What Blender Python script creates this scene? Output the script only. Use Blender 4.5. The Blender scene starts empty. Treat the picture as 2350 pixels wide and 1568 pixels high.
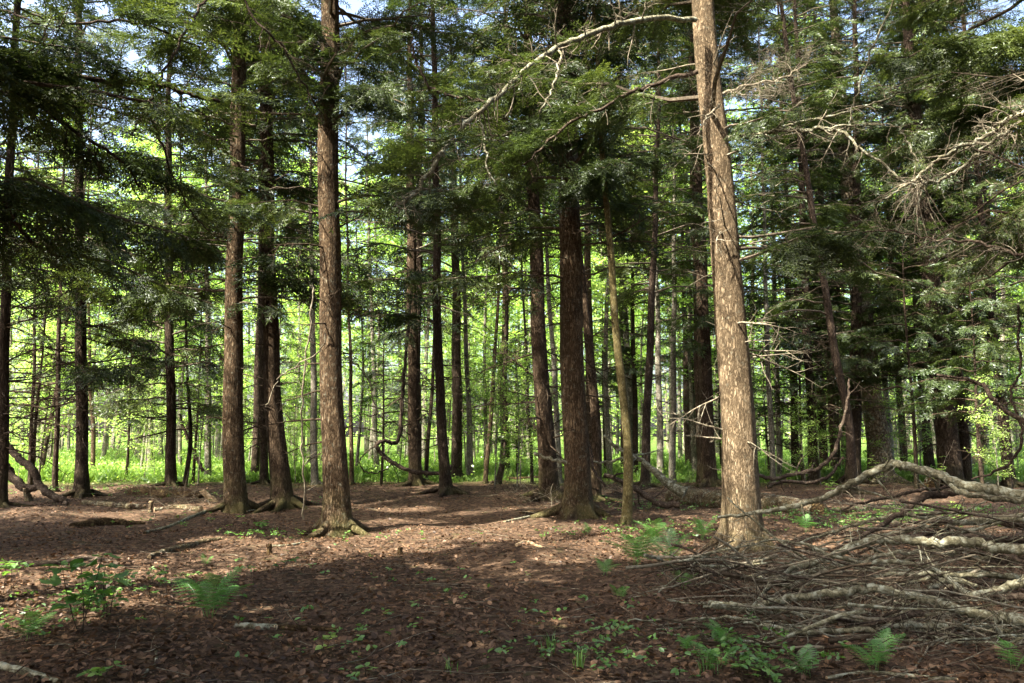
import bpy, math, random
import numpy as np
R_ = math.radians
scene = bpy.context.scene
C = scene.collection

# ------------------------------------------------------------------ camera, sky, sun, exposure
F, CX, CY, HZ = 1844.0, 1175.0, 784.0, 1000.0      # photo geometry (2350 px wide)
PITCH = math.atan((HZ - CY) / F)
EYE = np.array([0.0, 0.0, 1.55])
cam_d = bpy.data.cameras.new("camera"); cam = bpy.data.objects.new("camera", cam_d); C.objects.link(cam)
cam_d.sensor_width = 36.0; cam_d.lens = F / 2350.0 * 36.0
cam_d.clip_start = 0.05; cam_d.clip_end = 3000
cam.location = EYE; cam.rotation_euler = (math.pi / 2 + PITCH, 0, 0)
scene.camera = cam

SUN_AZ = R_(-130)          # compass style: 0 = +Y, clockwise positive
SUN_EL = R_(51)
S = np.array([math.sin(SUN_AZ) * math.cos(SUN_EL), math.cos(SUN_AZ) * math.cos(SUN_EL), math.sin(SUN_EL)])
world = bpy.data.worlds.new("World"); scene.world = world; world.use_nodes = True
wn = world.node_tree
bg = wn.nodes["Background"]; sky = wn.nodes.new("ShaderNodeTexSky")
sky.sky_type = 'NISHITA'; sky.sun_disc = False
sky.sun_elevation = SUN_EL; sky.sun_rotation = SUN_AZ
sky.air_density = 1.0; sky.dust_density = 6.0; sky.ozone_density = 1.0
wn.links.new(sky.outputs[0], bg.inputs[0]); bg.inputs[1].default_value = 0.13
sd = bpy.data.lights.new("sun", 'SUN'); so = bpy.data.objects.new("sun", sd); C.objects.link(so)
sd.energy = 5.0; sd.angle = R_(0.5); sd.color = (1.0, 0.93, 0.80)
from mathutils import Vector
so.rotation_euler = Vector(S).to_track_quat('Z', 'Y').to_euler()
so.location = (-20, -10, 30)
vs = scene.view_settings
vs.view_transform = 'Standard'; vs.look = 'None'; vs.gamma = 1.0; vs.exposure = 2.55; vs.use_curve_mapping = False
cy = scene.cycles
cy.max_bounces = 6; cy.diffuse_bounces = 4; cy.glossy_bounces = 2; cy.transmission_bounces = 4; cy.transparent_max_bounces = 4
cy.caustics_reflective = False; cy.caustics_refractive = False
cy.sample_clamp_indirect = 8.0
cy.use_denoising = True

# ------------------------------------------------------------------ picture to world
def ray(px, py):
    a = (px - CX) / F; b = -(py - CY) / F
    return np.array([a, math.cos(PITCH) - b * math.sin(PITCH), math.sin(PITCH) + b * math.cos(PITCH)])
def at(px, py, Y):
    d = ray(px, py); return EYE + d * (Y / d[1])
def h(x, y):
    x = np.asarray(x, float); y = np.asarray(y, float)
    v = 0.035 * np.sin(x * 0.9 + 1.3) * np.sin(y * 0.7 + 0.4) + 0.025 * np.sin(x * 2.1 + y * 1.3) + 0.02 * np.sin(x * 1.7 - y * 2.3 + 2)
    v = v + 0.012 * np.sin(x * 5.1 + 0.5 * y) * np.sin(y * 4.3 - x)
    v = v + 0.16 * np.exp(-((x + 1.0) ** 2 / 14 + (y - 21.5) ** 2 / 9)) + 0.12 * np.exp(-((x + 8) ** 2 / 9 + (y - 22) ** 2 / 5))
    far = np.clip((y - 28) / 60, 0, 1)
    return v * (1 - far) + far * (-0.2 + 0.35 * np.sin(x * 0.08 + 1) * np.sin(y * 0.06))
def gp(px, py):
    d = ray(px, py); t = (0 - EYE[2]) / d[2] if d[2] < -1e-4 else 60
    for _ in range(12):
        p = EYE + d * t; t += (float(h(p[0], p[1])) - p[2]) / d[2]
        t = min(max(t, 1), 200)
    return EYE + d * t
def wid(px_w, P):           # radius in metres of something px_w pixels wide at P
    dep = (P - EYE) @ np.array([0, math.cos(PITCH), math.sin(PITCH)])
    return 0.5 * px_w * dep / F
def proj(P):
    P = np.atleast_2d(P) - EYE
    dep = P[:, 1] * math.cos(PITCH) + P[:, 2] * math.sin(PITCH)
    up = -P[:, 1] * math.sin(PITCH) + P[:, 2] * math.cos(PITCH)
    dd = np.where(dep > 0.05, dep, 0.05)
    return CX + F * P[:, 0] / dd, CY - F * up / dd, dep

# ------------------------------------------------------------------ sun gaps: openings in the canopy above sunlit spots
GAPS = []; HARD = []
def gap(p, r, hard=False):
    GAPS.append((np.array(p, float), r))
    if hard: HARD.append((np.array(p, float), r))
def blocks(P):
    for T, r in HARD:
        d = P - T; al = d @ S; q = np.sqrt(np.maximum((d * d).sum(1) - al * al, 0))
        if ((al > 0.6) & (q < r * 0.9)).any(): return True
    return False
def keep(P, soft=0.25, seed=0):
    """True for leaf centres P that do not close one of the canopy's openings and do not hang in the lens."""
    k = np.ones(len(P), bool); rng = np.random.default_rng(seed)
    u = rng.random(len(P))
    for T, r in GAPS:
        d = P - T; al = d @ S
        q = np.sqrt(np.maximum((d * d).sum(1) - al * al, 0))
        k &= ~((al > 0.25) & (q < r * (1 + soft * (u - 0.5))))
    px, py, dep = proj(P)
    k &= ~((dep > 0) & (dep < 6.7) & (px > -200) & (px < 2550) & (py > -200) & (py < 1800))
    return k

# ------------------------------------------------------------------ mesh helpers
class MB:
    def __init__(s): s.v = []; s.f = []; s.m = []; s.n = 0
    def add(s, v, f, mi=0):
        v = np.asarray(v, float).reshape(-1, 3); f = np.asarray(f, int).reshape(-1, 4)
        s.v.append(v); s.f.append(f + s.n); s.m.append(np.full(len(f), mi, int)); s.n += len(v)
    def quads(s, q, mi=0):
        q = np.asarray(q, float).reshape(-1, 4, 3); n = len(q)
        if n: s.add(q.reshape(-1, 3), np.arange(n * 4).reshape(-1, 4), mi)
    def build(s, name, mats, parent=None, org=(0, 0, 0), smooth=True, link=True):
        v = np.concatenate(s.v) - np.asarray(org, float) if s.v else np.zeros((0, 3))
        f = np.concatenate(s.f) if s.f else np.zeros((0, 4), int)
        mi = np.concatenate(s.m) if s.m else np.zeros(0, int)
        me = bpy.data.meshes.new(name)
        me.vertices.add(len(v)); me.vertices.foreach_set("co", v.astype(np.float32).ravel())
        me.loops.add(len(f) * 4); me.loops.foreach_set("vertex_index", f.astype(np.int32).ravel())
        me.polygons.add(len(f))
        me.polygons.foreach_set("loop_start", np.arange(0, len(f) * 4, 4, dtype=np.int32))
        me.polygons.foreach_set("loop_total", np.full(len(f), 4, dtype=np.int32))
        me.polygons.foreach_set("material_index", mi.astype(np.int32))
        me.polygons.foreach_set("use_smooth", np.full(len(f), smooth, dtype=bool))
        for m in (mats if isinstance(mats, (list, tuple)) else [mats]): me.materials.append(m)
        me.update(calc_edges=True)
        o = bpy.data.objects.new(name, me); 
        if link: C.objects.link(o)
        if parent is not None: o.parent = parent
        else: o.location = org
        return o
def tag(o, label=None, cat=None, group=None, kind=None):
    if label: o["label"] = label
    if cat: o["category"] = cat
    if group: o["group"] = group
    if kind: o["kind"] = kind
    return o
def empty(name, loc):
    o = bpy.data.objects.new(name, None); C.objects.link(o); o.location = loc; o.empty_display_size = 0.3; return o

def smooth_path(P, n):
    P = np.asarray(P, float); k = len(P)
    if k == 2: return P[0] + (P[1] - P[0]) * np.linspace(0, 1, n)[:, None]
    t = np.linspace(0, k - 1, n); i = np.clip(t.astype(int), 0, k - 2); u = (t - i)[:, None]
    E = np.vstack([2 * P[0] - P[1], P, 2 * P[-1] - P[-2]])
    a, b, c, d = E[i], E[i + 1], E[i + 2], E[i + 3]
    return 0.5 * ((2 * b) + (-a + c) * u + (2 * a - 5 * b + 4 * c - d) * u ** 2 + (-a + 3 * b - 3 * c + d) * u ** 3)
def tube(mb, P, r, sides=6, mi=0, cap=True, rough=0.0, rng=None):
    P = np.asarray(P, float); n = len(P); r = np.broadcast_to(np.asarray(r, float), (n,)).copy()
    T = np.gradient(P, axis=0); T /= np.linalg.norm(T, axis=1)[:, None] + 1e-9
    m = T.mean(0); ref = np.array([0, 0, 1.0]) if abs(m[2]) < 0.8 * np.linalg.norm(m) + 1e-6 else np.array([0, 1.0, 0])
    A = np.cross(T, ref); A /= np.linalg.norm(A, axis=1)[:, None] + 1e-9
    B = np.cross(T, A)
    th = np.arange(sides) * 2 * math.pi / sides
    rr = r[:, None] * np.ones(sides)
    if rough and rng is not None: rr = rr * (1 + rough * (rng.random((n, sides)) - 0.5))
    V = P[:, None] + rr[..., None] * (A[:, None] * np.cos(th)[None, :, None] + B[:, None] * np.sin(th)[None, :, None])
    idx = np.arange(n * sides).reshape(n, sides); nx = np.roll(idx, -1, axis=1)
    Fq = np.stack([idx[:-1], nx[:-1], nx[1:], idx[1:]], -1).reshape(-1, 4)
    mb.add(V, Fq, mi)
    if cap and sides % 2 == 0 and sides >= 4:
        for e, rev in ((0, False), (n - 1, True)):
            ring = V[e]; cen = P[e]; vs_ = np.vstack([ring, cen]); q = []
            for k in range(0, sides, 2):
                a = [sides, k, (k + 1) % sides, (k + 2) % sides]; q.append(a if rev else a[::-1])
            mb.add(vs_, q, mi)

def pwalk(rng, p, d, L, n, wob=0.15, grav=0.0):
    """a wandering twig path"""
    d = np.asarray(d, float); d = d / (np.linalg.norm(d) + 1e-9); out = [np.asarray(p, float)]; st = L / n
    for _ in range(n):
        d = d + rng.normal(0, wob, 3); d[2] -= grav; d /= np.linalg.norm(d); out.append(out[-1] + d * st)
    return np.array(out)
def twigs(mb, rng, P, r0, depth, every, lmin, lmax, spread=0.8, mi=0, wob=0.18, plane=None, sides=4, t0=0.15, grav=0.0):
    """side twigs off path P, recursively"""
    P = np.asarray(P); seg = np.linalg.norm(np.diff(P, axis=0), axis=1).sum(); n = max(1, int(seg / every))
    for k in range(n):
        t = t0 + (1 - t0) * (k + rng.random()) / n; f = t * (len(P) - 1); i = min(int(f), len(P) - 2)
        o = P[i] + (P[i + 1] - P[i]) * (f - i); d = P[i + 1] - P[i]; d = d / (np.linalg.norm(d) + 1e-9)
        s = rng.normal(0, 1, 3)
        if plane is not None: s = s - plane * (s @ plane) * 0.8
        s -= d * (s @ d); s /= np.linalg.norm(s) + 1e-9
        L = lmin + (lmax - lmin) * rng.random() * (1.1 - 0.7 * t)
        Q = pwalk(rng, o, d * (1 - spread * 0.5) + s * spread, L, 5 if depth else 4, wob, grav)
        r = r0 * (1 - 0.6 * t) * 0.5
        tube(mb, Q, np.linspace(r, r * 0.35, len(Q)), sides if depth else 3, mi, cap=False)
        if depth: twigs(mb, rng, Q, r, depth - 1, every * 0.7, lmin * 0.45, lmax * 0.45, spread, mi, wob, plane, sides, 0.2, grav)

# ------------------------------------------------------------------ materials
def newmat(name):
    m = bpy.data.materials.new(name); m.use_nodes = True; nt = m.node_tree; nt.nodes.clear()
    out = nt.nodes.new("ShaderNodeOutputMaterial"); return m, nt, out
def N(nt, t, **kw):
    n = nt.nodes.new(t)
    for k, v in kw.items():
        if k.startswith("i_"): n.inputs[k[2:].replace("_", " ")].default_value = v
        else: setattr(n, k, v)
    return n
def ramp(nt, stops):
    n = nt.nodes.new("ShaderNodeValToRGB"); e = n.color_ramp.elements
    while len(e) > 1: e.remove(e[-1])
    e[0].position = stops[0][0]; e[0].color = (*stops[0][1], 1)
    for p, c in stops[1:]:
        x = e.new(p); x.color = (*c, 1)
    return n
def g(v): return (v, v, v)

def leaf_mat(name, cols, trans=0.45, gloss=0.06, rough=0.45, tint=(1.0, 1.0, 0.6)):
    m, nt, out = newmat(name); L = nt.links
    geo = N(nt, "ShaderNodeNewGeometry")
    oi = N(nt, "ShaderNodeObjectInfo")
    no = N(nt, "ShaderNodeTexNoise"); no.inputs["Scale"].default_value = 0.9; no.inputs["Detail"].default_value = 2
    tc = N(nt, "ShaderNodeTexCoord"); L.new(tc.outputs["Object"], no.inputs["Vector"])
    ad = N(nt, "ShaderNodeMath", operation='MULTIPLY_ADD'); ad.inputs[1].default_value = 0.55; L.new(geo.outputs["Random Per Island"], ad.inputs[0])
    sb = N(nt, "ShaderNodeMath", operation='MULTIPLY_ADD'); sb.inputs[1].default_value = 0.9; sb.inputs[2].default_value = -0.22; L.new(no.outputs["Fac"], sb.inputs[0])
    L.new(sb.outputs[0], ad.inputs[2])
    ob = N(nt, 'ShaderNodeMath', operation='MULTIPLY_ADD'); ob.inputs[1].default_value = 0.4; ob.inputs[2].default_value = -0.2; L.new(oi.outputs['Random'], ob.inputs[0])
    oa = N(nt, 'ShaderNodeMath', operation='ADD'); L.new(ob.outputs[0], oa.inputs[0]); L.new(ad.outputs[0], oa.inputs[1]); ad = oa
    n = len(cols); r = ramp(nt, [(i / (n - 1), c) for i, c in enumerate(cols)]); L.new(ad.outputs[0], r.inputs[0])
    dif = N(nt, "ShaderNodeBsdfDiffuse"); L.new(r.outputs[0], dif.inputs[0])
    tl = N(nt, "ShaderNodeBsdfTranslucent")
    mx = N(nt, "ShaderNodeMix", data_type='RGBA', blend_type='MULTIPLY'); mx.inputs[0].default_value = 1.0
    L.new(r.outputs[0], mx.inputs[6]); mx.inputs[7].default_value = (tint[0] * 1.5, tint[1] * 1.5, tint[2] * 1.5, 1)
    L.new(mx.outputs[2], tl.inputs[0])
    m1 = N(nt, "ShaderNodeMixShader"); m1.inputs[0].default_value = trans; L.new(dif.outputs[0], m1.inputs[1]); L.new(tl.outputs[0], m1.inputs[2])
    gl = N(nt, "ShaderNodeBsdfGlossy"); gl.inputs["Roughness"].default_value = rough; gl.inputs[0].default_value = (0.9, 0.95, 1, 1)
    m2 = N(nt, "ShaderNodeMixShader"); m2.inputs[0].default_value = gloss; L.new(m1.outputs[0], m2.inputs[1]); L.new(gl.outputs[0], m2.inputs[2])
    L.new(m2.outputs[0], out.inputs[0]); return m

def bark_mat(name, dark, mid, light, zs=0.22, scale=22, bump=0.9, moss=0.5, lichen=0.12, mosscol=(0.10, 0.11, 0.035), dist=0.02):
    m, nt, out = newmat(name); L = nt.links
    tc = N(nt, "ShaderNodeTexCoord"); mp = N(nt, "ShaderNodeMapping"); mp.inputs["Scale"].default_value = (1, 1, zs)
    L.new(tc.outputs["Object"], mp.inputs["Vector"])
    n1 = N(nt, "ShaderNodeTexNoise"); n1.inputs["Scale"].default_value = scale; n1.inputs["Detail"].default_value = 5; n1.inputs["Roughness"].default_value = 0.6
    L.new(mp.outputs[0], n1.inputs["Vector"])
    wv = N(nt, "ShaderNodeVectorMath", operation='MULTIPLY_ADD'); wv.inputs[1].default_value = (0.13, 0.13, 0.13); L.new(n1.outputs["Color"], wv.inputs[0]); L.new(mp.outputs[0], wv.inputs[2])
    vo = N(nt, "ShaderNodeTexVoronoi", feature='DISTANCE_TO_EDGE'); vo.inputs["Scale"].default_value = scale * 1.25; L.new(wv.outputs[0], vo.inputs["Vector"])
    vr = ramp(nt, [(0.0, g(0.1)), (0.08, g(0.5)), (0.25, g(0.9)), (0.5, g(1))]); L.new(vo.outputs["Distance"], vr.inputs[0])
    hh = N(nt, "ShaderNodeMath", operation='MULTIPLY_ADD'); L.new(n1.outputs["Fac"], hh.inputs[0]); hh.inputs[1].default_value = 0.8; L.new(vr.outputs[0], hh.inputs[2])
    cr = ramp(nt, [(0.25, dark), (0.85, mid), (1.0, light)])
    sc = N(nt, "ShaderNodeMath", operation='MULTIPLY'); sc.inputs[1].default_value = 0.68; L.new(hh.outputs[0], sc.inputs[0]); L.new(sc.outputs[0], cr.inputs[0])
    # big blotches
    n2 = N(nt, "ShaderNodeTexNoise"); n2.inputs["Scale"].default_value = 3.2; n2.inputs["Detail"].default_value = 4; L.new(tc.outputs["Object"], n2.inputs["Vector"])
    br = ramp(nt, [(0.3, g(0.55)), (0.5, g(.9)), (0.7, g(1.3))]); L.new(n2.outputs["Fac"], br.inputs[0])
    mu = N(nt, "ShaderNodeMix", data_type='RGBA', blend_type='MULTIPLY'); mu.inputs[0].default_value = 1; L.new(cr.outputs[0], mu.inputs[6]); L.new(br.outputs[0], mu.inputs[7])
    # lichen specks
    n3 = N(nt, "ShaderNodeTexNoise"); n3.inputs["Scale"].default_value = 14; n3.inputs["Detail"].default_value = 6; n3.inputs["Roughness"].default_value = 0.7; L.new(tc.outputs["Object"], n3.inputs["Vector"])
    lr = ramp(nt, [(0.60 - lichen * 0.4, g(0)), (0.72 - lichen * 0.3, g(1))]); L.new(n3.outputs["Fac"], lr.inputs[0])
    lf = N(nt, "ShaderNodeMath", operation='MULTIPLY'); lf.inputs[1].default_value = min(1, lichen * 4); L.new(lr.outputs[0], lf.inputs[0])
    ml = N(nt, "ShaderNodeMix", data_type='RGBA'); L.new(lf.outputs[0], ml.inputs[0]); L.new(mu.outputs[2], ml.inputs[6]); ml.inputs[7].default_value = (0.30, 0.31, 0.24, 1)
    # moss growing up from the foot
    sp = N(nt, "ShaderNodeSeparateXYZ"); L.new(tc.outputs["Object"], sp.inputs[0])
    mr = N(nt, "ShaderNodeMapRange"); mr.inputs[1].default_value = 0.0; mr.inputs[2].default_value = 0.9; mr.inputs[3].default_value = 1.0; mr.inputs[4].default_value = 0.0; L.new(sp.outputs[2], mr.inputs[0])
    mm = N(nt, "ShaderNodeMath", operation='MULTIPLY'); L.new(mr.outputs[0], mm.inputs[0])
    n4 = ramp(nt, [(0.38, g(0)), (0.6, g(1))]); L.new(n2.outputs["Fac"], n4.inputs[0]); L.new(n4.outputs[0], mm.inputs[1])
    m5 = N(nt, "ShaderNodeMath", operation='MULTIPLY'); m5.inputs[1].default_value = moss; L.new(mm.outputs[0], m5.inputs[0])
    mo = N(nt, "ShaderNodeMix", data_type='RGBA'); L.new(m5.outputs[0], mo.inputs[0]); L.new(ml.outputs[2], mo.inputs[6]); mo.inputs[7].default_value = (*mosscol, 1)
    bu = N(nt, "ShaderNodeBump"); bu.inputs["Strength"].default_value = bump; bu.inputs["Distance"].default_value = dist; L.new(hh.outputs[0], bu.inputs["Height"])
    bs = N(nt, "ShaderNodeBsdfPrincipled"); bs.inputs["Roughness"].default_value = 0.9; bs.inputs["Specular IOR Level"].default_value = 0.06
    L.new(mo.outputs[2], bs.inputs["Base Color"]); L.new(bu.outputs[0], bs.inputs["Normal"]); L.new(bs.outputs[0], out.inputs[0])
    return m

M = {}
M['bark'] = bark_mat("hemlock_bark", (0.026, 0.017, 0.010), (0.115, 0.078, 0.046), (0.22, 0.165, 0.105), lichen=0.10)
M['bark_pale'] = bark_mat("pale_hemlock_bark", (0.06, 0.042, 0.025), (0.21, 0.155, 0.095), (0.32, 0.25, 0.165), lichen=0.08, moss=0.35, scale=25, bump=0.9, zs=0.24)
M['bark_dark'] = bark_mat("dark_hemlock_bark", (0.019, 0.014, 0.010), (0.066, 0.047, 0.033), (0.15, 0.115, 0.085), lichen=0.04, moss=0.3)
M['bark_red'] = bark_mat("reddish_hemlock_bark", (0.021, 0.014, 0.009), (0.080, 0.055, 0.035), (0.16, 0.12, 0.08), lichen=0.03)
M['bark_olive'] = bark_mat("smooth_olive_bark", (0.06, 0.05, 0.022), (0.14, 0.115, 0.05), (0.22, 0.19, 0.10), zs=0.5, scale=18, bump=0.3, lichen=0.1, moss=0.2)
M['bark_grey'] = bark_mat("grey_maple_bark", (0.07, 0.06, 0.045), (0.20, 0.18, 0.14), (0.36, 0.33, 0.27), zs=0.25, scale=22, bump=0.5, lichen=0.2, moss=0.3)
M['bark_snag'] = bark_mat("peeling_snag_bark", (0.03, 0.018, 0.012), (0.20, 0.155, 0.10), (0.38, 0.32, 0.22), zs=0.6, scale=9, bump=0.9, lichen=0.2, moss=0.4)
M['limb'] = bark_mat("lichened_dead_limb", (0.06, 0.055, 0.034), (0.18, 0.165, 0.105), (0.34, 0.325, 0.24), zs=1, scale=14, bump=0.6, lichen=0.26, moss=0.0, dist=0.008)
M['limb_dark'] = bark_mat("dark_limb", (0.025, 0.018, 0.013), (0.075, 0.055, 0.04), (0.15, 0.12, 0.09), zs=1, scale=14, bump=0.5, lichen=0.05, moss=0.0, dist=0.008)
M['twig'] = bark_mat("bare_twig", (0.10, 0.085, 0.06), (0.20, 0.17, 0.12), (0.32, 0.29, 0.22), zs=1, scale=10, bump=0.2, lichen=0.15, moss=0.0, dist=0.004)
M['twig_dark'] = bark_mat("dark_twig", (0.035, 0.026, 0.017), (0.065, 0.048, 0.032), (0.11, 0.085, 0.06), zs=1, scale=10, bump=0.2, lichen=0.03, moss=0.0, dist=0.004)
M['twig_mid'] = bark_mat('grey_brown_twig', (0.07, 0.055, 0.038), (0.13, 0.108, 0.078), (0.21, 0.18, 0.135), zs=1, scale=10, bump=0.2, lichen=0.08, moss=0.0, dist=0.004)
M['rotten'] = bark_mat("rotten_mossy_wood", (0.03, 0.018, 0.010), (0.11, 0.072, 0.035), (0.18, 0.15, 0.055), zs=1, scale=11, bump=1.0, lichen=0.0, moss=0.0)
M['log'] = bark_mat("fallen_log_bark", (0.035, 0.025, 0.016), (0.15, 0.105, 0.068), (0.30, 0.23, 0.16), zs=1, scale=13, bump=1.0, lichen=0.2, moss=0.3)
M['cut'] = bark_mat("pale_bare_wood", (0.32, 0.22, 0.12), (0.5, 0.37, 0.22), (0.62, 0.50, 0.34), zs=1, scale=8, bump=0.3, lichen=0.0, moss=0.0)
M['needle'] = leaf_mat("hemlock_needles", [(0.018, 0.028, 0.008), (0.034, 0.053, 0.014), (0.060, 0.086, 0.022), (0.115, 0.145, 0.038)], trans=0.30, gloss=0.03, rough=0.4)
M['needle_far'] = leaf_mat("hemlock_needles_dark", [(0.018, 0.030, 0.008), (0.034, 0.056, 0.014), (0.065, 0.10, 0.022)], trans=0.35, gloss=0.04)
M['maple'] = leaf_mat("spring_maple_leaves", [(0.07, 0.14, 0.02), (0.19, 0.32, 0.05), (0.32, 0.46, 0.10), (0.44, 0.56, 0.20)], trans=0.5, gloss=0.05, tint=(1, 1, .75))
M['herb'] = leaf_mat("herb_leaves", [(0.04, 0.11, 0.02), (0.08, 0.18, 0.03), (0.14, 0.27, 0.05), (0.22, 0.34, 0.08)], trans=0.4, gloss=0.05)
M['grass'] = leaf_mat("meadow_grass", [(0.035, 0.085, 0.015), (0.09, 0.17, 0.025), (0.16, 0.27, 0.045), (0.28, 0.36, 0.10)], trans=0.45, gloss=0.04)
M['fern'] = leaf_mat("fern_leaf", [(0.06, 0.17, 0.035), (0.10, 0.25, 0.05), (0.15, 0.32, 0.07)], trans=0.4, gloss=0.04)
M['litter'] = leaf_mat("dry_leaves", [(0.022, 0.013, 0.008), (0.055, 0.032, 0.018), (0.11, 0.062, 0.034), (0.20, 0.118, 0.066), (0.42, 0.28, 0.17)], trans=0.12, gloss=0.02, rough=0.5, tint=(1, .8, .5))

def ground_material():
    m, nt, out = newmat("forest_floor"); L = nt.links
    tc = N(nt, "ShaderNodeTexCoord"); co = tc.outputs["Object"]
    def noise(s, d=5, r=0.6):
        n = N(nt, "ShaderNodeTexNoise"); n.inputs["Scale"].default_value = s; n.inputs["Detail"].default_value = d; n.inputs["Roughness"].default_value = r; L.new(co, n.inputs["Vector"]); return n
    nf = noise(9, 8, 0.72); nb = noise(0.55, 4); nw = noise(4, 3)
    wv = N(nt, "ShaderNodeVectorMath", operation='MULTIPLY_ADD'); wv.inputs[1].default_value = (.1, .1, .1); L.new(nf.outputs["Color"], wv.inputs[0]); L.new(co, wv.inputs[2])
    vo = N(nt, "ShaderNodeTexVoronoi"); vo.inputs["Scale"].default_value = 21; L.new(wv.outputs[0], vo.inputs["Vector"])
    sx = N(nt, "ShaderNodeSeparateColor"); L.new(vo.outputs["Color"], sx.inputs[0])
    ad = N(nt, "ShaderNodeMath", operation='MULTIPLY_ADD'); L.new(sx.outputs[0], ad.inputs[0]); ad.inputs[1].default_value = 0.5
    n05 = N(nt, "ShaderNodeMath", operation='MULTIPLY'); n05.inputs[1].default_value = 0.6; L.new(nf.outputs["Fac"], n05.inputs[0]); L.new(n05.outputs[0], ad.inputs[2])
    cr = ramp(nt, [(0.15, (0.018, 0.012, 0.008)), (0.45, (0.052, 0.033, 0.021)), (0.7, (0.10, 0.063, 0.039)), (0.95, (0.19, 0.13, 0.085))]); L.new(ad.outputs[0], cr.inputs[0])
    # green-brown soil under the meadow
    gr = ramp(nt, [(0.3, (0.04, 0.07, 0.015)), (0.7, (0.12, 0.20, 0.03))]); L.new(nf.outputs["Fac"], gr.inputs[0])
    sp = N(nt, "ShaderNodeSeparateXYZ"); L.new(co, sp.inputs[0])
    y2 = N(nt, "ShaderNodeMath", operation='MULTIPLY_ADD'); L.new(nb.outputs["Fac"], y2.inputs[0]); y2.inputs[1].default_value = 9; L.new(sp.outputs[1], y2.inputs[2])
    mr = N(nt, "ShaderNodeMapRange"); mr.inputs[1].default_value = 29.5; mr.inputs[2].default_value = 34; L.new(y2.outputs[0], mr.inputs[0])
    mx = N(nt, "ShaderNodeMix", data_type='RGBA'); L.new(mr.outputs[0], mx.inputs[0]); L.new(cr.outputs[0], mx.inputs[6]); L.new(gr.outputs[0], mx.inputs[7])
    mo = ramp(nt, [(0.60, g(0)), (0.70, g(0.6))]); L.new(nw.outputs["Fac"], mo.inputs[0])
    m2 = N(nt, "ShaderNodeMix", data_type='RGBA'); L.new(mo.outputs[0], m2.inputs[0]); L.new(mx.outputs[2], m2.inputs[6]); m2.inputs[7].default_value = (0.05, 0.055, 0.02, 1)
    bu = N(nt, "ShaderNodeBump"); bu.inputs["Strength"].default_value = 1; bu.inputs["Distance"].default_value = 0.05; L.new(ad.outputs[0], bu.inputs["Height"])
    bs = N(nt, "ShaderNodeBsdfPrincipled"); bs.inputs["Roughness"].default_value = 0.95; bs.inputs["Specular IOR Level"].default_value = 0.1
    L.new(m2.outputs[2], bs.inputs["Base Color"]); L.new(bu.outputs[0], bs.inputs["Normal"]); L.new(bs.outputs[0], out.inputs[0])
    return m
M['ground'] = ground_material()

# ------------------------------------------------------------------ ground sheet
def axis(lo, hi, step, far):
    a = list(np.arange(lo, hi + 1e-6, step)); s = step
    while a[-1] < far: s *= 1.35; a.append(a[-1] + s)
    s = step
    while a[0] > -far: s *= 1.35; a.insert(0, a[0] - s)
    return np.array(a)
gx = axis(-17, 17, 0.11, 500); gy = axis(3, 30, 0.11, 900)
GX, GY = np.meshgrid(gx, gy)
rg = np.random.default_rng(5)
GZ = h(GX, GY) + np.where((abs(GX) < 17) & (GY > 3) & (GY < 30), rg.normal(0, 0.008, GX.shape), 0)
b = MB(); nxv = len(gx); ii = np.arange(len(gx) * len(gy)).reshape(len(gy), nxv)
b.add(np.stack([GX, GY, GZ], -1).reshape(-1, 3), np.stack([ii[:-1, :-1], ii[:-1, 1:], ii[1:, 1:], ii[1:, :-1]], -1))
tag(b.build("ground", M['ground']), kind="structure")

# ------------------------------------------------------------------ sunlit spots (openings in the canopy)
for py, r in ((262, .26), (300, .22), (350, .24), (395, .22), (640, .22), (700, .27), (765, .30), (830, .30), (900, .26), (975, .20), (1060, .14), (1130, .12), (1200, .12), (1240, .10)):
    gap(at(1688 if py > 600 else 1655, py, 10.9), r * 1.15, True)
for px, py, r in ((1035, 1220, .3), (1090, 1212, .35), (1150, 1203, .35), (1205, 1192, .3), (1250, 1182, .22), (960, 1222, .22), (880, 1235, .3), (900, 1262, .18), (1000, 1262, .2),
                  (1120, 1245, .14), (1300, 1290, .16), (430, 1242, .12), (490, 1238, .25), (545, 1240, .25), (600, 1243, .22), (660, 1250, .14), (520, 1262, .15), (450, 1262, .15),
                  (900, 1171, .25), (960, 1170, .2), (400, 1167, .25), (445, 1168, .22), (285, 1157, .2), (480, 1140, .15), (330, 1190, .12), (30, 1180, .2),
                  (1800, 1240, .2), (1560, 1270, .18), (1985, 1215, .3), (2060, 1200, .3), (2180, 1205, .3), (2260, 1215, .3), (1590, 1135, .15), (1630, 1133, .15), (1880, 1180, .15),
                  (1290, 1430, .12), (980, 1300, .12), (740, 1325, .10), (200, 1420, .10), (1100, 1480, .1), (600, 1400, .1), (760, 1480, .1)):
    gap(gp(px, py), r * (1.45 if px > 800 else 1.15), r >= .2)
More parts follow.
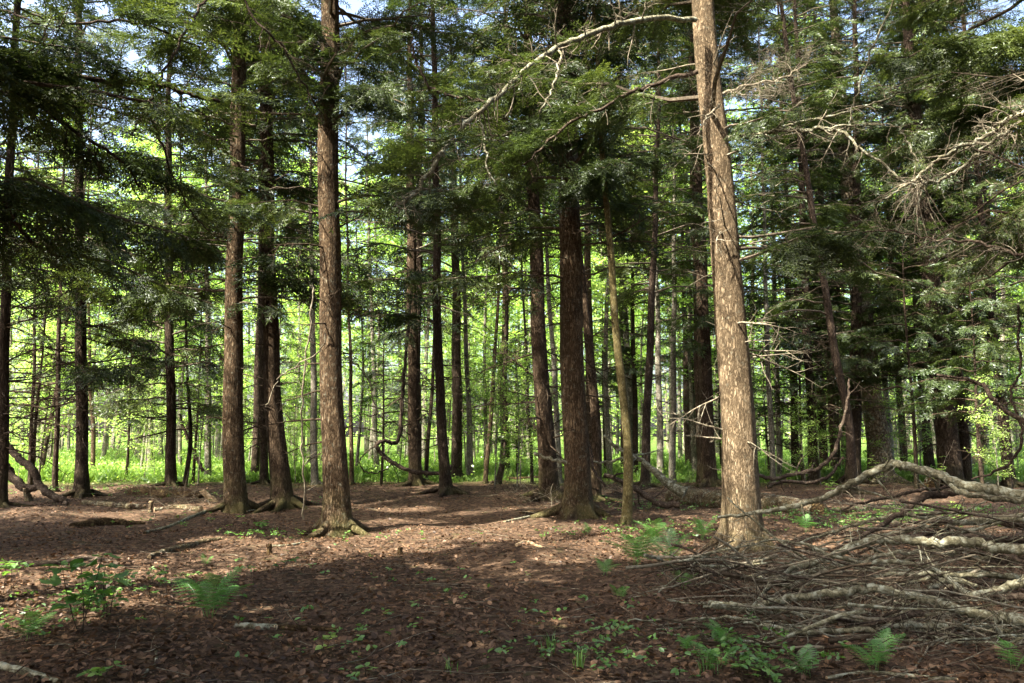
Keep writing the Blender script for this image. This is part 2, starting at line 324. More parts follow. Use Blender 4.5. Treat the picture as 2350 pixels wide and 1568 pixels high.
for px, py, Y, r in ((545, 262, 15, .16), (545, 300, 15, .14), (605, 245, 16, .14), (533, 820, 15, .12), (742, 640, 12.6, .12), (745, 800, 12.6, .13), (748, 900, 12.6, .16), (750, 1000, 12.6, .14), (745, 420, 12.6, .15),
                     (1750, 1300, 8, .2), (1950, 1350, 7, .12), (2050, 1365, 7, .14), (2240, 1405, 6.5, .2), (2330, 1420, 6.3, .25), (2330, 1335, 7, .2), (2180, 1320, 7.6, .18), (2130, 1300, 7.6, .12), (1640, 1383, 7, .12), (1720, 1392, 7, .1),
                     (950, 700, 25, .35), (950, 850, 25, .3), (1545, 1050, 27, .5), (1780, 1000, 27, .4), (1444, 800, 25, .3), (1310, 1000, 15, .1),
                     (1000, 390, 9.2, .15), (1060, 290, 9.3, .16), (1130, 230, 9.5, .22), (1240, 135, 9.8, .18), (1330, 85, 10, .25), (1440, 50, 10.5, .25), (1180, 190, 9.6, .2), (1280, 160, 9.8, .15),
                     (1740, 305, 10.5, .22), (1850, 298, 10.2, .22), (1930, 302, 10, .2), (1790, 170, 10, .4), (1990, 350, 9.8, .18), (2080, 420, 9.5, .25), (2160, 370, 9.2, .2), (2250, 315, 9, .2), (2330, 270, 8.8, .2), (2020, 460, 9.5, .2),
                     (900, 520, 10, .5), (820, 580, 10.5, .35), (1100, 140, 10, .5), (1000, 500, 10, .4), (700, 560, 11, .4), (1200, 100, 11, .4), (1550, 120, 10.5, .35), (900, 200, 11, .4), (830, 330, 11, .4), (1950, 130, 11, .3), (1290, 260, 11, .3)):
    near = Y < 8.5
    gap(at(px, py, Y), r * (1.35 if near else 1.1), near and r > .13)

# ------------------------------------------------------------------ hemlock spray prototypes (flat fans of short needled twigs)
def make_spray(L, lod, seed):
    rng = np.random.default_rng(seed); q = []
    step, sub, w = ((0.045, 0.042, 0.015), (0.085, 0.085, 0.027), (0.16, 0.5, 0.075))[lod]
    def strip(o, d, l, w0):
        d = d / np.linalg.norm(d); n = np.array([0, 0, 1.0]) + rng.normal(0, 0.32, 3); s = np.cross(n, d); s /= np.linalg.norm(s)
        a = o; c = o + d * l * 0.5 + np.array([0, 0, rng.normal(0, 0.006)]); e = o + d * l
        q.append([a, c - s * w0 / 2, e, c + s * w0 / 2])
    def ax(t): return np.array([t, 0.04 * L * math.sin(4 * t / L + seed), -0.22 * t * t / L])
    n = int(L / step)
    for k in range(n):
        t = L * (k + 0.5) / n; o = ax(t); d0 = ax(t + 0.01) - ax(t)
        if lod < 2: strip(o, d0, step * 1.6, w)
        for sgn in (-1, 1):
            if rng.random() < 0.12: continue
            l = (0.48 * L * (1 - t / L) ** 0.8 + 0.05) * rng.uniform(0.7, 1.15); an = R_(rng.uniform(42, 62)) * sgn
            d = np.array([math.cos(an), math.sin(an), rng.normal(-0.12, 0.12)])
            if lod == 2:
                m_ = max(1, int(l / 0.13))
                for j in range(m_): strip(o + d * l * j / m_ + rng.normal(0, .01, 3), d + rng.normal(0, .3, 3), l / m_ * 1.35, w)
                continue
            m_ = max(1, int(l / sub))
            for j in range(m_):
                oo = o + d * l * (j / m_) + np.array([0, 0, -0.15 * (l * j / m_) ** 2])
                strip(oo, d + rng.normal(0, .1, 3), l / m_ * 1.25, w)
                sl = min(sub * 1.3, l * (1 - j / m_) * 0.7 + 0.02)
                for s2 in (-1, 1):
                    a2 = an + s2 * R_(rng.uniform(35, 60)); strip(oo, np.array([math.cos(a2), math.sin(a2), rng.normal(-0.1, 0.15)]), sl * rng.uniform(.8, 1.3), w)
    return np.array(q)
SPR = {}
for lod in range(3):
    for li, L in enumerate((0.32, 0.55, 0.85)):
        SPR[lod, li] = [make_spray(L, lod, 10 * lod + 3 * li + s) for s in range(3)]
def rotm(az, el, roll=0.0):
    ca, sa, ce, se, cr_, sr = math.cos(az), math.sin(az), math.cos(el), math.sin(el), math.cos(roll), math.sin(roll)
    x = np.array([ca * ce, sa * ce, se]); y = np.array([-sa, ca, 0]); z = np.cross(x, y)
    y2 = y * cr_ + z * sr; z2 = -y * sr + z * cr_
    return np.stack([x, y2, z2], 1)
def put_spray(out, rng, o, az, el, L, lod):
    li = 0 if L < 0.43 else (1 if L < 0.7 else 2); base = (0.32, 0.55, 0.85)[li]
    p = SPR[lod, li][rng.integers(3)]
    out.append(p.reshape(-1, 3) @ (rotm(az, el, rng.normal(0, 0.42)) * (L / base)).T + o)

def lod_for(P):
    px, py, dep = proj(P); d = dep[0]
    if d < 0 or px[0] < -250 or px[0] > 2600 or py[0] < -260: return 2
    return 0 if d < 15.5 else (1 if d < 34 else 2)
BARE = 0.30
def bough(leaves, wood, rng, o, az, L, elev, droop, r, lod=None, dens=1.0, bare=0.22, wm=1):
    n = 8; t = np.linspace(0, 1, n)[:, None]; d = np.array([math.cos(az), math.sin(az), 0]); s = np.array([-d[1], d[0], 0])
    P = o + d * L * t + np.array([0, 0, 1.0]) * (elev * L * t - droop * L * t ** 2) + s * (rng.normal(0, .07) * L * np.sin(t * 3) )
    P[1:-1] += rng.normal(0, 0.015 * L, (n - 2, 3))
    if blocks(P): return P
    lo = lod_for(P[n // 2]) if lod is None else lod
    barebough = lo < 2 and rng.random() < BARE
    tube(wood, P, np.linspace(r, 0.005, n), 4 if lo else 5, wm, cap=False)
    step = (0.10, 0.13, 0.22)[lo] / dens; m = max(2, int(L / step)); sg = 1
    for k in range(m):
        u = bare + (1 - bare) * (k + rng.random()) / m; f = u * (n - 1); i = min(int(f), n - 2); q = P[i] + (P[i + 1] - P[i]) * (f - i)
        sg = -sg; sl = (0.42 * L * (1 - u) + 0.22) * rng.uniform(0.6, 1.1)
        tz = elev - 2 * droop * u
        a2 = az + sg * R_(rng.uniform(35, 65))
        if lo < 2 and rng.random() < 0.8:
            e2 = math.atan(tz) * 0.6 - 0.2; l2 = min(sl, 1.0) * .85
            tube(wood, [q, q + np.array([math.cos(a2) * math.cos(e2), math.sin(a2) * math.cos(e2), math.sin(e2)]) * l2], [.0035, .0015], 3, wm, cap=False)
            if barebough or rng.random() < .10:
                e = q + np.array([math.cos(a2), math.sin(a2), math.sin(e2)]) * l2 * .5
                twigs(wood, rng, np.array([q, e, q + (e - q) * 2]), .004, 0, .06, .06, .28, .8, wm, .2); continue
        if barebough: continue
        while sl > 0:
            put_spray(leaves, rng, q, a2, math.atan(tz) * 0.6 - rng.uniform(0.0, 0.85) ** 1.3, min(sl, 1.0), lo)
            if sl < 1.0: break
            q = q + np.array([math.cos(a2), math.sin(a2), -0.2]) * 0.6; sl -= 0.6
    put_spray(leaves, rng, P[-2], az, math.atan(elev - 2 * droop), 0.5, lo)
    return P

def crown(axis_pt, zb, zt, Rm, per_m, seed, lod=None, dens=1.0, droop=0.28, az_pref=None, low_thin=1.0, nogap=False):
    rng = np.random.default_rng(seed); leaves = []; wood = MB(); z = zb; az = rng.random() * 6.28
    while z < zt:
        fr = (z - zb) / (zt - zb)
        dn = per_m * (low_thin + (1 - low_thin) * min(1, fr * 4)) * (1.25 if z > 11 and lod is None else 1)  # boughs thicker up high, added to hold back sky light
        z += 1.0 / dn * rng.uniform(0.5, 1.5); az += 2.4 + rng.normal(0, .4)
        if z > zt: break
        L = Rm * (1 - fr) ** 0.6 * rng.uniform(0.45, 1.08) + 0.3
        a = az
        if lod is None and z < 9.5 and axis_pt(z)[1] > 11 and math.cos(a + math.pi / 2) > .62 and rng.random() < .7: a += math.pi * rng.uniform(.4, 1.6)
        if az_pref is not None and rng.random() < 0.5: a = az_pref + rng.normal(0, 0.7)
        bough(leaves, wood, rng, axis_pt(z), a, L, rng.uniform(0.05, 0.35) + 0.3 * fr, droop * rng.uniform(0.6, 1.5), 0.012 + 0.009 * L, lod, dens)
    V = np.concatenate(leaves).reshape(-1, 4, 3)
    if not nogap: V = V[keep(V.mean(1), seed=seed)]
    wood.quads(V, 0)
    return wood

# ------------------------------------------------------------------ trunks
def trunk(mb, P, r, seed, sides=22, flare=0.55, roots=5, mi=0, ridge=0.05, rootlen=0.7, flare_h=0.22):
    """P: path from the ground up, r: radii along it."""
    rng = np.random.default_rng(seed); P = np.asarray(P); n = len(P)
    th = np.arange(sides) * 2 * math.pi / sides
    zz = P[:, 2] - P[0, 2]
    ph = rng.random(roots) * 0.7 + np.arange(roots) * 2 * math.pi / max(1, roots)
    V = np.zeros((n, sides, 3)); c1, c2, c3 = rng.random(3) * 6.28
    for i in range(n):
        lob = np.zeros(sides)
        for a in ph: lob += np.exp(-((np.angle(np.exp(1j * (th - a)))) / 0.42) ** 2)
        fl = flare * math.exp(-max(zz[i], 0) / flare_h) * (0.45 + lob) + 0.16 * flare * math.exp(-max(zz[i], 0) / 0.9)
        rr = r[i] * (1 + fl + ridge * (0.6 * np.sin(3 * th + c1 + 0.5 * zz[i]) + 0.5 * np.sin(7 * th + c2 + 1.1 * math.sin(zz[i])) + 0.4 * np.sin(2 * th + c3 - 0.8 * zz[i])))
        rr = rr * (1 + rng.normal(0, ridge * 0.35, sides))
        V[i] = P[i] + np.stack([rr * np.cos(th), rr * np.sin(th), np.zeros(sides)], 1)
    idx = np.arange(n * sides).reshape(n, sides); nx = np.roll(idx, -1, 1)
    mb.add(V, np.stack([idx[:-1], nx[:-1], nx[1:], idx[1:]], -1), mi)
    if rootlen > 0:
        for a in ph:
            l = rootlen * rng.uniform(0.5, 1.2); k = 8; t = np.linspace(0, 1, k); aa = a + rng.normal(0, .25) * t
            rad = r[0] * 0.9 + l * t; Q = np.stack([P[0, 0] + rad * np.cos(aa), P[0, 1] + rad * np.sin(aa), np.zeros(k)], 1)
            Q[:, 2] = h(Q[:, 0], Q[:, 1]) + (0.17 * (1 - t) ** 1.6 - 0.04 * t) * min(1.3, r[0] / 0.2)
            tube(mb, Q, np.linspace(r[0] * 0.40, 0.02, k), 8, mi, rough=0.15, rng=rng)

def dead_twigs(mb, rng, ax, z0, z1, n, Lm, mi, rad=lambda z: 0.1):
    for _ in range(n):
        z = rng.uniform(z0, z1); az = rng.random() * 6.28; L = Lm * rng.uniform(0.25, 1.0)
        d = np.array([math.cos(az), math.sin(az), rng.normal(0.05, 0.25)])
        P = pwalk(rng, ax(z) + d * rad(z) * 0.8, d, L, 7, 0.09, 0.03)
        r = 0.007 + 0.008 * L
        tube(mb, P, np.linspace(r, 0.002, len(P)), 4, mi, cap=False)
        twigs(mb, rng, P, r * 1.2, 1 if L > 0.8 else 0, 0.15, 0.12, 0.5 * L + 0.1, 0.8, mi, 0.14)

EXTRA = {}
TREES = {}
def tree(key, name, label, pts, H=22, zb=5.0, Rm=2.6, per=7.0, mat='bark', Y=None, seed=1, sides=22, dead=14, deadL=1.2, crown_on=True, roots=5, rootlen=0.7, flare=0.5,
         dens=1.0, ridge=0.05, cat="tree", az_pref=None, low_thin=0.6, wood='twig_mid', group=None, leafmat='needle', deadmat='twig_dark', lod=None, flare_h=0.22):
    """pts: (px, py, width px) from the foot up, as read off the photograph; each tree stands at its own distance Y."""
    if Y is None: Y = gp(pts[0][0], pts[0][1])[1]
    P = [at(a, c, Y) for a, c, _ in pts]; r = [wid(w, p) for (a, c, w), p in zip(pts, P)]
    if Y > 21.5: H = min(H, 21 if pts[0][0] > 1500 else 17)
    base = P[0].copy(); base[2] = float(h(base[0], base[1]))
    P[0] = base - np.array([0, 0, 0.12])
    dlast = P[-1] - P[-2] if len(P) > 1 else np.array([0, 0, 1.]); dlast = dlast / dlast[2]
    if P[-1][2] < H:
        top = P[-1] + dlast * 0.6 * (H - P[-1][2]); top[2] = H
        mid = P[-1] + (dlast * 0.8) * (H - P[-1][2]) * 0.5; mid[2] = (P[-1][2] + H) / 2
        r += [r[-1] * 0.6, 0.02]; P += [mid, top]
    P = np.array(P); r = np.array(r)
    zs = np.concatenate([P[0, 2] + np.array([0, .06, .12, .18, .25, .33, .42, .55, .7, .85, 1.0]), np.arange(P[0, 2] + 1.2, P[-1, 2], 0.25)])
    Q = np.stack([np.interp(zs, P[:, 2], P[:, 0]), np.interp(zs, P[:, 2], P[:, 1]), zs], 1)
    k = np.array([.25, .5, .25]);
    for _ in range(3):
        Q[1:-1, :2] = Q[:-2, :2] * .25 + Q[1:-1, :2] * .5 + Q[2:, :2] * .25
    rng = np.random.default_rng(seed + 900)
    Q[:, 0] += 0.015 * np.sin(zs * 1.7 + seed); 
    rr = np.interp(zs, P[:, 2], r)
    org = base
    root = empty(name, org); tag(root, label, cat, group)
    mb = MB(); trunk(mb, Q, rr, seed, sides, flare, roots, 0, ridge, rootlen, flare_h)
    ax = lambda z: np.array([np.interp(z, zs, Q[:, 0]), np.interp(z, zs, Q[:, 1]), z])
    rad = lambda z: np.interp(z, zs, rr)
    if dead: dead_twigs(mb, rng, ax, 1.3, max(zb + 2.5, 4), int(dead * 2.2), deadL * 1.15, 1, rad)
    mb.build("trunk", [M[mat], M[deadmat]], root, org)
    if crown_on:
        w = crown(ax, zb, H, Rm, per, seed, dens=dens, az_pref=az_pref, low_thin=low_thin, lod=lod)
        w.build("crown", [M[leafmat], M[wood]], root, org, smooth=False)
    TREES[key] = dict(root=root, org=org, ax=ax, rad=rad, Y=Y)
    return root
HEM = "hemlock_tree"
# --- foreground and middle distance hemlocks
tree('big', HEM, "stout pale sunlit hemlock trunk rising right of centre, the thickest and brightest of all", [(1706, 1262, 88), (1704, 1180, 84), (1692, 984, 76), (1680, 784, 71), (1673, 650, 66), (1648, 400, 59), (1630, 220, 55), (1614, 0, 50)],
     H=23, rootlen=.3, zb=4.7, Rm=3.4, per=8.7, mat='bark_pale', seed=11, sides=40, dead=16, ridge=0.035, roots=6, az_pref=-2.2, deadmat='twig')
tree('mid', HEM, "thick brown hemlock with mossy flared roots just right of the clearing's middle", [(1325, 1192, 68), (1326, 1120, 60), (1318, 950, 56), (1308, 600, 48), (1302, 250, 44), (1298, 0, 40)],
     H=24, zb=5.6, Rm=3.0, per=9.2, seed=12, sides=36, dead=14, roots=6, rootlen=0.75, flare=0.6, az_pref=-1.7)
tree('lc', HEM, "brown hemlock with lit left edge and mossy roots at the left side of the path", [(772, 1228, 66), (772, 1150, 58), (765, 1000, 54), (757, 700, 48), (753, 400, 46), (757, 0, 40)],
     H=23, zb=4.9, Rm=3.1, per=9.0, seed=13, sides=36, dead=18, roots=6, rootlen=0.5, flare=0.55, az_pref=-1.2)
tree('l5', HEM, "straight brown hemlock with arched exposed roots, leaning left above, second of the left pair", [(650, 1168, 46), (640, 1050, 42), (625, 900, 37), (615, 600, 33), (612, 300, 28), (612, 0, 24)],
     H=24, zb=5.6, Rm=2.8, per=7.5, mat='bark_red', seed=14, sides=32, dead=16, roots=7, rootlen=0.9, flare=0.6)
tree('l4', HEM, "tall double-ridged hemlock left of the pair, with pale bark patches near the top", [(541, 1172, 46), (537, 1050, 45), (533, 900, 43), (540, 600, 38), (548, 200, 31), (552, 0, 26)],
     H=24, zb=5.4, Rm=3.0, per=7.5, mat='bark', seed=15, sides=32, dead=16, roots=5, rootlen=0.7)
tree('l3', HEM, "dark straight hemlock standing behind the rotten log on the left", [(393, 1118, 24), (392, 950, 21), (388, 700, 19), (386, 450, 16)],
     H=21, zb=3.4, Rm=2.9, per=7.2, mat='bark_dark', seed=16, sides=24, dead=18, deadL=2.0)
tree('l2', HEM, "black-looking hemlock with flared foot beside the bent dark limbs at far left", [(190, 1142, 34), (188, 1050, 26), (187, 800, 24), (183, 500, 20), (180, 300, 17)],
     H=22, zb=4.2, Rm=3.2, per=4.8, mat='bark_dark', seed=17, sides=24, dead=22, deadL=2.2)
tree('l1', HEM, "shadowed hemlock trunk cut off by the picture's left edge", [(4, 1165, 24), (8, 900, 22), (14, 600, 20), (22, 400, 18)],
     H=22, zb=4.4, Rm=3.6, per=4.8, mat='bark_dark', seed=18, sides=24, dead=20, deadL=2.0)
tree('b7', HEM, "slim dark hemlock half hidden behind the trunk with arched roots", [(606, 1110, 18), (603, 900, 17), (600, 700, 15)], H=21, zb=6, Rm=2.2, per=6.2, mat='bark_dark', seed=19, sides=16, dead=10)
tree('c8', HEM, "hemlock with reddish sunlit bark above the small mound left of centre", [(952, 1116, 30), (950, 950, 27), (947, 800, 25), (945, 650, 22), (942, 400, 19)], H=23, zb=5.2, Rm=2.6, per=6.7, mat='bark_red', seed=20, sides=24, dead=20, deadL=1.8)
tree('c9', HEM, "curved dark hemlock with spreading roots where the looping dead limb ends", [(1024, 1138, 30), (1021, 1080, 25), (1013, 950, 22), (1004, 800, 20), (1002, 500, 17), (998, 300, 14)], H=22, zb=5.4, Rm=2.3, per=6.2, mat='bark_dark', seed=21, sides=24, dead=14, roots=6)
tree('c10', HEM, "straight black trunk right behind the curved one on the mound", [(1048, 1104, 24), (1048, 900, 22), (1047, 650, 19), (1040, 400, 16)], H=22, zb=6.2, Rm=2.3, per=6.2, mat='bark_dark', seed=22, sides=20, dead=14)
tree('c13', HEM, "dark hemlock leaning left, close behind the thick mossy-rooted one", [(1264, 1148, 46), (1258, 1060, 41), (1242, 900, 37), (1230, 600, 31), (1222, 380, 25)], H=23, zb=5.8, Rm=2.7, per=8.2, mat='bark_red', seed=23, sides=28, dead=20, deadL=2.0)
tree('c15', HEM, "slim reddish trunk curving out from behind the thick mossy-rooted hemlock", [(1366, 1150, 26), (1369, 1050, 24), (1366, 950, 22), (1355, 800, 20), (1341, 700, 18)], H=21, zb=6.5, Rm=2.0, per=6.2, mat='bark_red', seed=24, sides=20, dead=8)
tree('c16', "maple_tree", "smooth olive-brown crooked trunk standing alone between the thick hemlock and the pale one", [(1437, 1202, 24), (1440, 1100, 22), (1439, 1000, 20), (1425, 850, 19), (1408, 700, 17), (1395, 500, 14), (1380, 300, 12)],
     H=14, zb=7.5, Rm=1.8, per=4, mat='bark_olive', seed=25, sides=20, dead=6, roots=3, rootlen=0.2, flare=0.25)
tree('c18', HEM, "straight dark trunk leaning right between the olive trunk and the grey ones", [(1478, 1118, 21), (1484, 1000, 19), (1491, 800, 17), (1500, 600, 14)], H=22, zb=5.6, Rm=2.2, per=6.7, mat='bark_dark', seed=26, sides=18, dead=12)
tree('c21', HEM, "dark brown hemlock just left of the pale sunlit one, behind the fallen log", [(1627, 1118, 36), (1624, 1000, 33), (1618, 850, 30), (1608, 600, 26), (1600, 400, 22)], H=24, zb=5.0, Rm=2.8, per=9.2, mat='bark_red', seed=27, sides=26, dead=16)
tree('r24', HEM, "dark slightly tilted trunk midway between the pale hemlock and the pitted snag", [(1870, 1112, 24), (1862, 950, 20), (1852, 784, 18), (1846, 600, 16)], H=22, zb=4.2, Rm=2.8, per=7.2, mat='bark_dark', seed=28, sides=20, dead=18, deadL=1.8)
tree('r25', HEM, "dark trunk with forked foot close against the pitted snag's left side", [(1958, 1110, 34), (1960, 1000, 29), (1962, 900, 26), (1965, 700, 22)], H=22, zb=4.4, Rm=2.6, per=7.2, mat='bark_dark', seed=29, sides=20, dead=14)
tree('r25b', HEM, "slanting dark trunk crossing behind the forked foot left of the snag", [(1958, 1080, 20), (1946, 950, 19), (1925, 850, 18), (1908, 760, 17)], H=21, zb=4.6, Rm=2.4, per=6.2, mat='bark_dark', seed=30, sides=16, dead=12, Y=22)
tree('snag', HEM, "pitted light-brown dying hemlock with peeling bark and woodpecker holes", [(2024, 1105, 56), (2015, 1000, 50), (2003, 934, 48), (1984, 784, 45), (1972, 650, 42), (1962, 560, 40)],
     H=21, zb=4.7, Rm=2.8, per=6.2, mat='bark_snag', seed=31, sides=32, dead=16)
tree('r28', HEM, "massive black hemlock trunk behind the raised broken log at right", [(2182, 1112, 52), (2176, 1020, 47), (2164, 900, 44), (2150, 784, 41), (2132, 600, 37), (2120, 480, 34)], flare=0.3, rootlen=0.3, H=24, zb=3.9, Rm=3.3, per=7.7, mat='bark_dark', seed=32, sides=28, dead=24, deadL=2.0)
tree('r27', HEM, "medium dark trunk between the snag and the massive black one", [(2134, 1090, 22), (2122, 950, 20), (2108, 784, 18), (2098, 600, 15)], H=22, zb=4.4, Rm=2.4, per=6.7, mat='bark_dark', seed=33, sides=18, dead=14)
tree('r29', HEM, "dark trunk leaning left near the right edge, beyond the looping vine", [(2318, 1118, 26), (2308, 1000, 22), (2294, 880, 20), (2278, 760, 18), (2262, 600, 15)], H=22, zb=4.2, Rm=2.8, per=7.2, mat='bark_dark', seed=34, sides=20, dead=18, deadL=1.8)
tree('r28b', HEM, "reddish trunk peeping out along the massive black trunk's right side", [(2216, 1106, 14), (2206, 950, 13), (2190, 800, 12), (2174, 650, 11)], H=21, zb=5.5, Rm=2.2, per=6.2, mat='bark_red', seed=35, sides=18, dead=10)
# --- thin trunks seen singly
thin = [
 ("pale slim trunk with a sunlit white foot between the grey trunks and the fallen log", 'bark_grey', [(1543, 1108, 16), (1545, 900, 14), (1547, 650, 11)]),
 ("greyish slim trunk just left of the white-footed one", 'bark_grey', [(1517, 1102, 16), (1512, 900, 14), (1508, 700, 11)]),
 ("left one of two sunlit white-barked trunks beyond the log, right of the pale hemlock", 'bark_grey', [(1775, 1112, 13), (1768, 950, 12), (1760, 784, 11), (1756, 600, 9)]),
 ("right one of two sunlit white-barked trunks beyond the log, right of the pale hemlock", 'bark_grey', [(1788, 1104, 13), (1786, 950, 12), (1781, 784, 11), (1776, 600, 9)]),
 ("pale trunk with a bright right flank standing behind the olive crooked one", 'bark_grey', [(1446, 1090, 17), (1446, 950, 16), (1440, 800, 14), (1430, 650, 12)]),
 ("blue-grey straight trunk left of the hemlock with the lit left edge", 'bark_grey', [(722, 1112, 17), (720, 950, 15), (718, 750, 13), (714, 550, 10)]),
 ("pale mottled trunk with a patch of sun left of the double-ridged hemlock", 'bark_grey', [(478, 1102, 16), (478, 950, 13), (477, 780, 11), (474, 600, 9)]),
 ("thin trunk leaning right across the bright meadow left of centre", 'bark', [(1114, 1112, 11), (1124, 980, 10), (1134, 850, 9), (1142, 700, 7)]),
 ("thin double stem with swept foot at the meadow's edge", 'bark_dark', [(1140, 1112, 18), (1155, 1060, 12), (1159, 950, 11), (1162, 700, 8)]),
 ("spindly dark stem just left of the dark leaning hemlock", 'bark_dark', [(1222, 1112, 8), (1216, 1000, 7), (1212, 900, 6), (1204, 750, 5)]),
 ("speckled grey stem right behind the dark leaning hemlock", 'bark_grey', [(1282, 1110, 16), (1278, 950, 13), (1268, 800, 11), (1258, 650, 9)]),
 ("thin dark stem just right of the far-left edge trunk", 'bark_dark', [(68, 1120, 10), (72, 1000, 8), (78, 850, 7), (80, 700, 6)]),
 ("slim leaning stem left of the black-looking hemlock", 'bark_dark', [(93, 1092, 10), (110, 1000, 9), (128, 900, 8), (150, 760, 7)]),
 ("slender dark stem with a pale patch beside the black-looking hemlock", 'bark_dark', [(127, 1130, 13), (130, 1000, 11), (134, 850, 10), (138, 650, 8)]),
 ("slim grey-brown trunk right of the black-looking hemlock, at the grass edge", 'bark', [(214, 1092, 10), (214, 980, 9), (207, 900, 8), (204, 750, 6)]),
 ("dark V-shaped sapling stem right of the dark straight hemlock", 'bark_dark', [(423, 1116, 11), (437, 1020, 10), (436, 940, 8), (430, 850, 6)]),
 ("slim brown stem right of the hemlock with the lit left edge", 'bark', [(806, 1112, 11), (806, 980, 9), (805, 860, 8), (800, 700, 6)]),
 ("pale speckled stem framed by the looping dead limb", 'bark_grey', [(864, 1082, 13), (860, 950, 11), (857, 800, 10), (850, 650, 8)]),
 ("slim leaning dark stem between the reddish hemlock and the curved one", 'bark_dark', [(976, 1106, 10), (984, 1000, 9), (992, 880, 8), (998, 760, 6)]),
 ("grey trunk beyond the black straight one on the mound", 'bark_grey', [(1080, 1100, 17), (1077, 980, 13), (1072, 850, 11), (1066, 700, 9)]),
 ("grey-green trunk first right of the pitted snag", 'bark_grey', [(2048, 1088, 16), (2036, 950, 14), (2026, 784, 13), (2018, 620, 11)]),
 ("brown trunk second right of the pitted snag", 'bark', [(2076, 1098, 17), (2068, 950, 15), (2056, 784, 13), (2046, 620, 11)]),
 ("slim greenish stem left of the leaning trunk near the right edge", 'bark_olive', [(2250, 1098, 12), (2254, 980, 10), (2266, 860, 9), (2270, 700, 7)]),
 ("brown stem in front of the meadow right of the dark tilted trunk", 'bark', [(1916, 1098, 13), (1908, 950, 11), (1900, 850, 10), (1892, 700, 8)]),
 ("pale thin stem standing in ferny green near the right edge", 'bark_grey', [(2226, 1088, 10), (2222, 960, 9), (2218, 850, 8), (2212, 700, 6)]),
]
for i, (lab, mt, pts) in enumerate(thin):
    tree('t%d' % i, "forest_tree", lab, pts, H=13 + (i * 37 % 5), zb=6.0 + (i % 3), Rm=1.7, per=3.5, mat=mt, seed=60 + i, sides=12, dead=12, deadL=1.3, roots=3, rootlen=0.15, flare=0.3, ridge=0.03,
         low_thin=0.4, leafmat='maple' if i % 3 == 0 and mt == 'bark_grey' else 'needle_far', lod=1)
# --- trees around and behind the viewer, mostly unseen, added to shade the grove
around = [(-6.6, 6.2, "hemlock just outside the left edge whose dark limbs reach into the picture"), (-12.5, 9, "unseen shading hemlock further out on the left, crown over the bent limbs"), (-10, -1, "hemlock behind the viewer's left"), (-17, 3, "unseen broad shading hemlock in the left flank"),
          (-15, 14, "unseen shading hemlock left of the black-looking one, outside the picture"), (-6, -7, "unseen shading hemlock behind the viewer"), (-19, -6, "unseen remote shading hemlock behind left"), (-22, 10, "unseen remote shading hemlock on the left"), (-3.4, -2.6, "hemlock at the viewer's back shading the foreground"),
          (8.6, 6.5, "hemlock just outside the right edge above the brush pile"), (12.5, 13, "hemlock outside the right edge behind the brush pile"), (5, -5, "hemlock behind the viewer's right"), (-13, -9, "unseen shading hemlock far behind left"),
          (8.5, 10.6, "hemlock just right of the frame whose boughs darken the upper right corner"), (-8.6, 10.8, "hemlock left of the frame with boughs over the upper left corner"), (1.5, -6, "added shading hemlock straight behind the viewer"), (10, 1, "hemlock to the viewer's right"), (-5, 1.5, "hemlock at the viewer's left shoulder"), (4.2, -0.5, "hemlock at the viewer's right shoulder"), (-3.4, 3.0, "added shading hemlock just left of the viewer, its crown above the picture"), (-14.5, 6.5, "added shading hemlock between the left flank trees")]
for i, (x, y, lab) in enumerate(around):
    base = np.array([x, y, float(h(x, y))]); root = empty(HEM, base); tag(root, lab, "tree")
    zs = np.arange(-0.1, 20, 0.5); Q = np.stack([x + 0.0 * zs, y + 0 * zs, zs], 1)
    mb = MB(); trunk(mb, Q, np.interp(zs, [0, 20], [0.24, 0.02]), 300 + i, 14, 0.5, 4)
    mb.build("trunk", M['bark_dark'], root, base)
    w = crown(lambda z: np.array([x, y, z]), 3.8 if i in (0, 9, 13, 14) else 5.0, 22, 4.2, 4.2 if i in (0, 14) else 8.5, 320 + i, dens=0.7 if i in (0, 14) else 1.25)
    w.build("crown", [M['needle'], M['twig_dark']], root, base, smooth=False)
    TREES['a%d' % i] = dict(root=root, org=base)

# --- understorey and distant hemlocks: shared meshes
def proto_hem(seed, H, zb, Rm, per, lod, rad, mat):
    mb = MB(); zs = np.concatenate([[-0.15, 0, .1, .25, .5, .8], np.arange(1.2, H, 0.5)]); Q = np.stack([0.03 * np.sin(zs + seed), 0.03 * np.cos(zs * .8), zs], 1)
    trunk(mb, Q, np.interp(zs, [0, H], [rad, 0.01]), seed, 12, 0.35, 4, rootlen=0.0)
    rng = np.random.default_rng(seed); dead_twigs(mb, rng, lambda z: np.array([0, 0, z]), 0.8, zb + 1, 14, 1.2, 1, lambda z: rad * 0.8)
    t = mb.build("trunk", [M[mat], M['twig_dark']], None, link=False)
    w = crown(lambda z: np.array([0, 0, z]), zb, H, Rm, per, seed, lod=lod, nogap=True, low_thin=0.7)
    c = w.build("crown", [M['needle_far'], M['twig_dark']], None, smooth=False, link=False)
    return t, c
def place(name, proto, loc, rz, sc, label, cat, group):
    root = empty(name, loc); root.rotation_euler = (0, 0, rz); root.scale = (sc, sc, sc); tag(root, label, cat, group)
    for p in proto:
        c = p.copy(); C.objects.link(c); c.parent = root; c.location = (0, 0, 0)
    return root
saps = [proto_hem(401, 5.2, 0.9, 1.7, 7, 1, 0.04, 'bark_dark'), proto_hem(402, 7.0, 1.6, 2.0, 6, 1, 0.055, 'bark_dark')]
